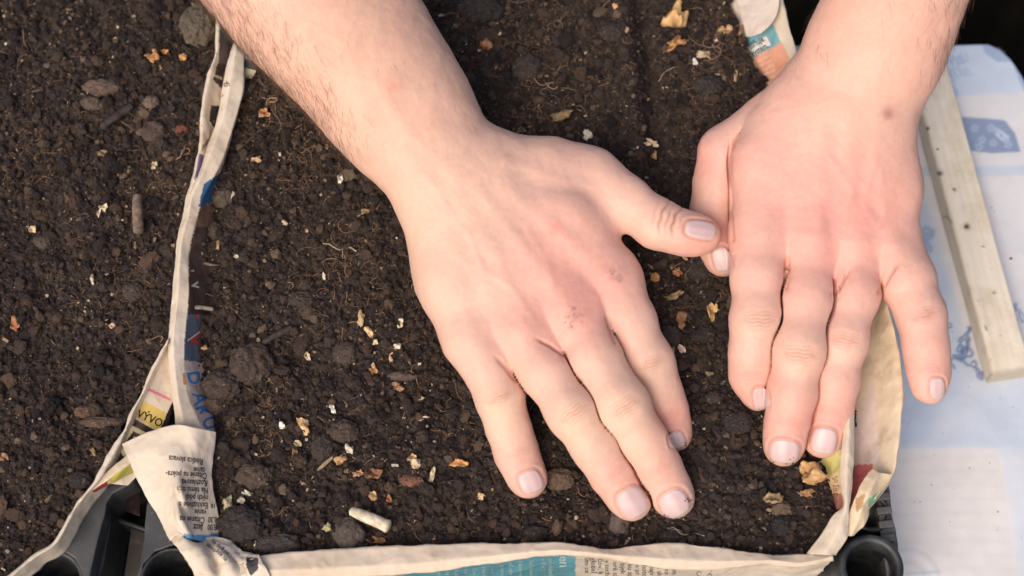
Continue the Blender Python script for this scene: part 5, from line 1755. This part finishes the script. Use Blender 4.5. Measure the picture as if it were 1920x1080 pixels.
    scrib(1775, 610, 14, 4, 5, DB, 1.6, .9, 9)
    scrib(1700, 800, 8, 14, 12, MB, 2.0, .4, 10)
    for q, r_ in ((0, 62), (1, 50), (2, 36)):
        dd = np.abs(np.hypot((qx - 1700), (qy - 1092)) - r_)
        put(np.exp(-(dd / 3) ** 2) * (qy > 1000), (0.70, .68, .67) if q == 1 else (0.50, .49, .50), .6)
    put(np.exp(-(seg_dist(qx, qy, [(1700, 1076), (1760, 1072)]) / 3) ** 2), (0.35, 0.40, 0.5), .6)
    c *= (1 + .04 * fbm(V, 120, 3, 7))[:, None]
    me = mesh(V, rm[F_])
    paint(me, np.clip(c, 0, 1))
    t = NT('oilcloth')
    colr = t.n('ShaderNodeVertexColor', layer_name='Col').outputs[0]
    t.l(colr, t.b.inputs['Base Color'])
    set_in(t.b, Roughness=0.5, Specular_IOR_Level=0.4)
    t.l(t.bump(t.noise(60, 4, .6), 0.4, 0.001), t.b.inputs['Normal'])
    return link('tablecloth', me, t.m)


tag(cloth(), 'white and pale blue patterned oilcloth under the wooden lath', 'tablecloth')
M_DKWOOD = mat_plain('dark_table_wood', (0.05, 0.036, 0.026), 0.7, .3, 60, .0008)


def box(name, lo, hi, mat, bev=0.002):
    bm = bmesh.new()
    bmesh.ops.create_cube(bm, size=1)
    lo, hi = np.array(lo), np.array(hi)
    for v in bm.verts:
        v.co = Vector((lo + hi) / 2 + np.array(v.co[:]) * (hi - lo))
    if bev: bmesh.ops.bevel(bm, geom=bm.edges[:], offset=bev, segments=2, affect='EDGES')
    me = bpy.data.meshes.new(name)
    bm.to_mesh(me)
    bm.free()
    return link(name, me, mat, smooth=False)


tE = P(1300, 86, -64)
tb = empty('table', (0.0, -0.05, -0.75))
tt = box('table_top', (-0.60, -0.42, -0.090), (P(1885, 100, -66)[0], tE[1], -0.0635), M_DKWOOD)
tt.parent = tb
tt.matrix_parent_inverse = Matrix.Translation(-Vector(tb.location))
for (lx, ly) in ((-0.56, -0.38), (0.15, -0.38), (-0.56, tE[1] - 0.05), (0.15, tE[1] - 0.05)):
    l_ = box('leg', (lx - .02, ly - .02, -0.75), (lx + .02, ly + .02, -0.0905), M_DKWOOD)
    l_.parent = tb
    l_.matrix_parent_inverse = Matrix.Translation(-Vector(tb.location))
tag(tb, 'dark wooden table standing under the patterned cloth and the tray', 'table')

# lath
def lath():
    t = NT('weathered_pale_wood')
    col = t.n('ShaderNodeVertexColor', layer_name='Col').outputs[0]
    f = t.noise(50, 5, .6)
    c = t.mix(col, t.mix(col, (0.78, 0.72, 0.62), 1.0, 'MULTIPLY'), t.ramp(f, [(0.45, (0, 0, 0)), (0.75, (1, 1, 1))]))
    t.l(c, t.b.inputs['Base Color'])
    set_in(t.b, Roughness=0.7)
    t.l(t.bump(t.noise(300, 4, .6), .5, .0004), t.b.inputs['Normal'])
    zt, zb = -45.5, -58.5
    A, B = P(1690, 60, zt), P(1862, 703, zt)
    a = B - A
    L = np.linalg.norm(a)
    u = a / L
    r0 = P(1937, 700, zt)
    side = np.cross(np.array([0, 0, 1.0]), u)
    if np.dot(side, r0 - B) < 0: side = -side
    wd = abs(np.dot(r0 - B, side))
    nl, nw, nh = 200, 22, 10
    prof = []
    for k in range(nw): prof.append((k / nw, 0))
    for k in range(nh): prof.append((1, k / nh))
    for k in range(nw): prof.append((1 - k / nw, 1))
    for k in range(nh): prof.append((0, 1 - k / nh))
    prof = np.array(prof)
    n = len(prof)
    th = (zt - zb) * 0.001
    t_ = np.linspace(0, 1, nl)
    V = A + (B - A) * t_[:, None, None] + side * (prof[:, 0] * wd)[None, :, None] - np.array([0, 0, 1.0]) * (prof[:, 1] * th)[None, :, None]
    ctr = A + (B - A) * t_[:, None, None] + side * wd / 2 - np.array([0, 0, th / 2])
    V = V.reshape(-1, 3)
    ctr = np.broadcast_to(ctr, (nl, n, 3)).reshape(-1, 3)
    dv = V - ctr
    # rounded arrises and a worn surface
    uu = np.abs(dv @ side) / (wd / 2)
    hh = np.abs(dv[:, 2]) / (th / 2)
    rd = 1 - 0.05 * sstep(.86, 1, uu) * sstep(.8, 1, hh)
    V = ctr + dv * rd[:, None] * (1 + 0.012 * fbm(V, 140, 3))[:, None]
    i = np.arange(nl - 1)[:, None] * n + np.arange(n)[None]
    j = np.arange(nl - 1)[:, None] * n + (np.arange(n)[None] + 1) % n
    Fq = np.stack([i, j, j + n, i + n], -1).reshape(-1, 4).tolist()
    Fq += [list(range(n)), list(range((nl - 1) * n, nl * n))[::-1]]
    me = mesh(V, [tuple(q) for q in Fq])
    bm = bmesh.new(); bm.from_mesh(me); bmesh.ops.recalc_face_normals(bm, faces=bm.faces); bm.to_mesh(me); bm.free()
    al = (V - A) @ u
    ac = (V - A) @ side
    g = gnoise(np.column_stack([al * 25, ac * 420, V[:, 2] * 420])) + .5 * gnoise(np.column_stack([al * 60, ac * 1200, V[:, 2] * 1200]))
    c_ = np.tile((0.76, 0.65, 0.51), (len(V), 1)) * (1 + .10 * g)[:, None]
    sp = sstep(.72, .9, fbm(V, 300, 2, 4))[:, None] * sstep(-.2, .5, fbm(V, 30, 2, 8))[:, None]
    c_ = c_ * (1 - sp * .75) + np.array((.06, .045, .035)) * sp * .75
    qx, qy = to_px(V)
    for x, y, r_ in [(1739, 241, 3.2), (1763, 325, 4.5), (1790, 356, 3), (1813, 425, 5.5)]:
        m_ = (np.exp(-(np.hypot(qx - x, qy - y) / r_) ** 2))[:, None]
        c_ = c_ * (1 - m_) + np.array((.04, .03, .025)) * m_
    m_ = (np.exp(-(seg_dist(qx, qy, [(1762, 410), (1775, 405), (1785, 418)]) / 2) ** 2))[:, None] * .6
    c_ = c_ * (1 - m_) + np.array((.2, .15, .1)) * m_
    endm = sstep(.985, 1.0, al / L)[:, None] * .45
    c_ = c_ * (1 - endm) + np.array((.20, .155, .11)) * endm
    paint(me, np.clip(c_, 0.01, 1))
    o = link('wooden_lath', me, t.m, smooth=True)
    md = o.modifiers.new('e', 'EDGE_SPLIT'); md.split_angle = math.radians(40)
    return o


tag(lath(), 'pale weathered wooden lath lying slanted on the patterned cloth', 'wooden lath')

t = NT('ground_dark')
f = t.noise(9, 5, .7)
t.l(t.ramp(f, [(0.40, (0.002, 0.002, 0.0016)), (0.62, (0.006, 0.005, 0.0035)), (0.74, (0.02, 0.012, 0.008))]), t.b.inputs['Base Color'])
set_in(t.b, Roughness=1.0, Specular_IOR_Level=0.0)
n_ = 120
g_ = np.linspace(-6, 6, n_)
GX, GY = np.meshgrid(g_, g_, indexing='ij')
V = np.column_stack([GX.ravel(), GY.ravel(), np.full(n_ * n_, -0.75)])
V[:, 2] += 0.01 * fbm(V, 3, 3) - .01
tag(link('ground', mesh(V, grid_faces(n_, n_)), t.m), 'dark earth far below the table edge', 'ground', kind='structure')

# loose soil spilled on cloth and lath
def crumbs_on(name, label, spots, mat=M_CRUMB):
    vs, fs, off = [], [], 0
    b, f = ico(2)
    for (x, y, z, r_) in spots:
        c = P(x, y, z)
        m = mpp(c)
        s = b * (1 + .35 * fbm(b, 1.7, 2, x * .37))[:, None] * np.array([r_ * m, r_ * m * RNG.uniform(.6, 1), r_ * m * .7]) + c
        s[:, 2] += r_ * m * .4
        vs.append(s); fs.append(f + off); off += len(b)
    return tag(link(name, mesh(np.concatenate(vs), np.concatenate(fs)), mat), label, 'soil crumbs', kind='stuff')


sp = [(1690 + 230 * RNG.random(), 190 + 880 * RNG.random() ** 1.2, -59.5, 0.8 + 1.4 * RNG.random() ** 4) for _ in range(46)]
sp += [(1745 + k * 12 + RNG.normal(0, 2), 175 + k * 36 + RNG.normal(0, 12), -59.5, 1.0 + 1.6 * RNG.random() ** 3) for k in range(14)]
sp += [(1758, 280, -45.2, 2), (1760, 326, -45.2, 3.2), (1788, 355, -45.2, 2), (1812, 426, -45.2, 4), (1740, 241, -45.2, 2.6), (1895, 485, -59.5, 3), (1778, 270, -59.5, 3), (1786, 282, -59.5, 2.4)]
crumbs_on('spilled_soil', 'stray soil crumbs on the cloth and the lath', sp)


# ================================================================== HAIR ON THE FOREARMS
def arm_hair(hand, n, test, flow, seed, name_label):
    ob, V, N, qx, qy = hand
    r = np.random.default_rng(seed)
    wgt = test(qx, qy, N)
    ok = np.where(wgt > r.random(len(V)))[0]
    ok = r.choice(ok, min(n, len(ok)), replace=False)
    ps, rs = [], []
    fl = np.array(flow, float)
    for i in ok:
        nn = N[i].astype(float)
        nn /= np.linalg.norm(nn)
        d = fl + r.normal(0, .28, 3)
        d -= nn * d.dot(nn)
        d /= np.linalg.norm(d)
        L = r.uniform(.0035, .0105)
        t = np.linspace(0, 1, 6)[:, None]
        lift = r.uniform(.18, .5)
        bend = np.cross(nn, d) * r.normal(0, .18)
        p = V[i] - nn * .0002 + (d * t + nn * lift * (t - .35 * t * t) + bend * t * t) * L
        ps.append(p)
        rs.append(np.linspace(.000042, .000012, 6))
    Vh, Fh = tubes(ps, rs, 3)
    me = mesh(Vh, Fh)
    t_ = M_HAIR
    o = link('arm_hair', me, t_, ob)
    return tag(o, None, kind='stuff')


_t = NT('arm_hair')
_t.b.inputs['Base Color'].default_value = (*srgb(92, 62, 42), 1)
set_in(_t.b, Roughness=0.5)
M_HAIR = _t.m
FA = (P(820, 300, 40) - P(560, -40, 60))
FA /= np.linalg.norm(FA)


def test_a(qx, qy, N):
    along = (qx - 500) * .62 + (qy + 60) * .78
    side = -(qx - 640) * .78 + (qy - 60) * .62
    w_ = sstep(430, 250, along) * (sstep(40, 150, side) * 0.9 + .015)
    return w_ * (qy < 420) * (N[:, 2] > -.5)


def test_b(qx, qy, N):
    return sstep(190, 60, qy) * (sstep(1700, 1790, qx) * .8 + .02 + .3 * sstep(1560, 1500, qx)) * (N[:, 2] > -.5)


arm_hair(HA, 2600, test_a, FA + np.array([-.35, -.2, -.3]), 5, '')
arm_hair(HB, 900, test_b, np.array([.25, -1, -.3]), 6, '')

# grains of soil heaped against and on the fingertips
sp = []
for (x, y, z, r0) in [(990, 938, 2, 26), (1188, 976, 2, 32), (1266, 974, 2, 34), (1285, 850, 2, 24), (1470, 874, 2, 32), (1420, 776, 2, 22), (1545, 862, 1, 26)]:
    for _ in range(34):
        a = RNG.uniform(-.5, 3.6)
        q = r0 * RNG.uniform(.75, 1.3)
        sp.append((x + q * math.cos(a), y - r0 * .75 + q * math.sin(a), z + RNG.uniform(-1, 2), 1.4 + 4.2 * RNG.random() ** 2.5))
crumbs_on('loose_soil', 'loose soil grains pushed up round the fingertips', sp)
def on_skin(hand, spots):
    ob, V, N, qx, qy = hand
    out = []
    for x, y, r_, s_, n in spots:
        for _ in range(n):
            px, py = x + RNG.normal(0, r_), y + RNG.normal(0, r_)
            d2 = (qx - px) ** 2 + (qy - py) ** 2 + np.where(N[:, 2] > 0.1, 0, 1e6)
            i = int(np.argmin(d2))
            if d2[i] > 9: continue
            out.append((px, py, V[i][2] * 1000 + 0.1, s_ * RNG.uniform(.5, 1.2)))
    return out
sp = on_skin(HA, [(1290, 938, 5, 1.6, 16), (1262, 975, 9, 2.2, 14), (1284, 836, 4, 1.4, 7), (1076, 600, 12, .8, 5)]) + on_skin(HB, [(1478, 868, 9, 1.8, 14), (1450, 864, 6, 1.5, 6), (1725, 560, 12, .7, 2)])
crumbs_on('soil_on_fingers', 'dark soil grains clinging to the fingertips', sp)
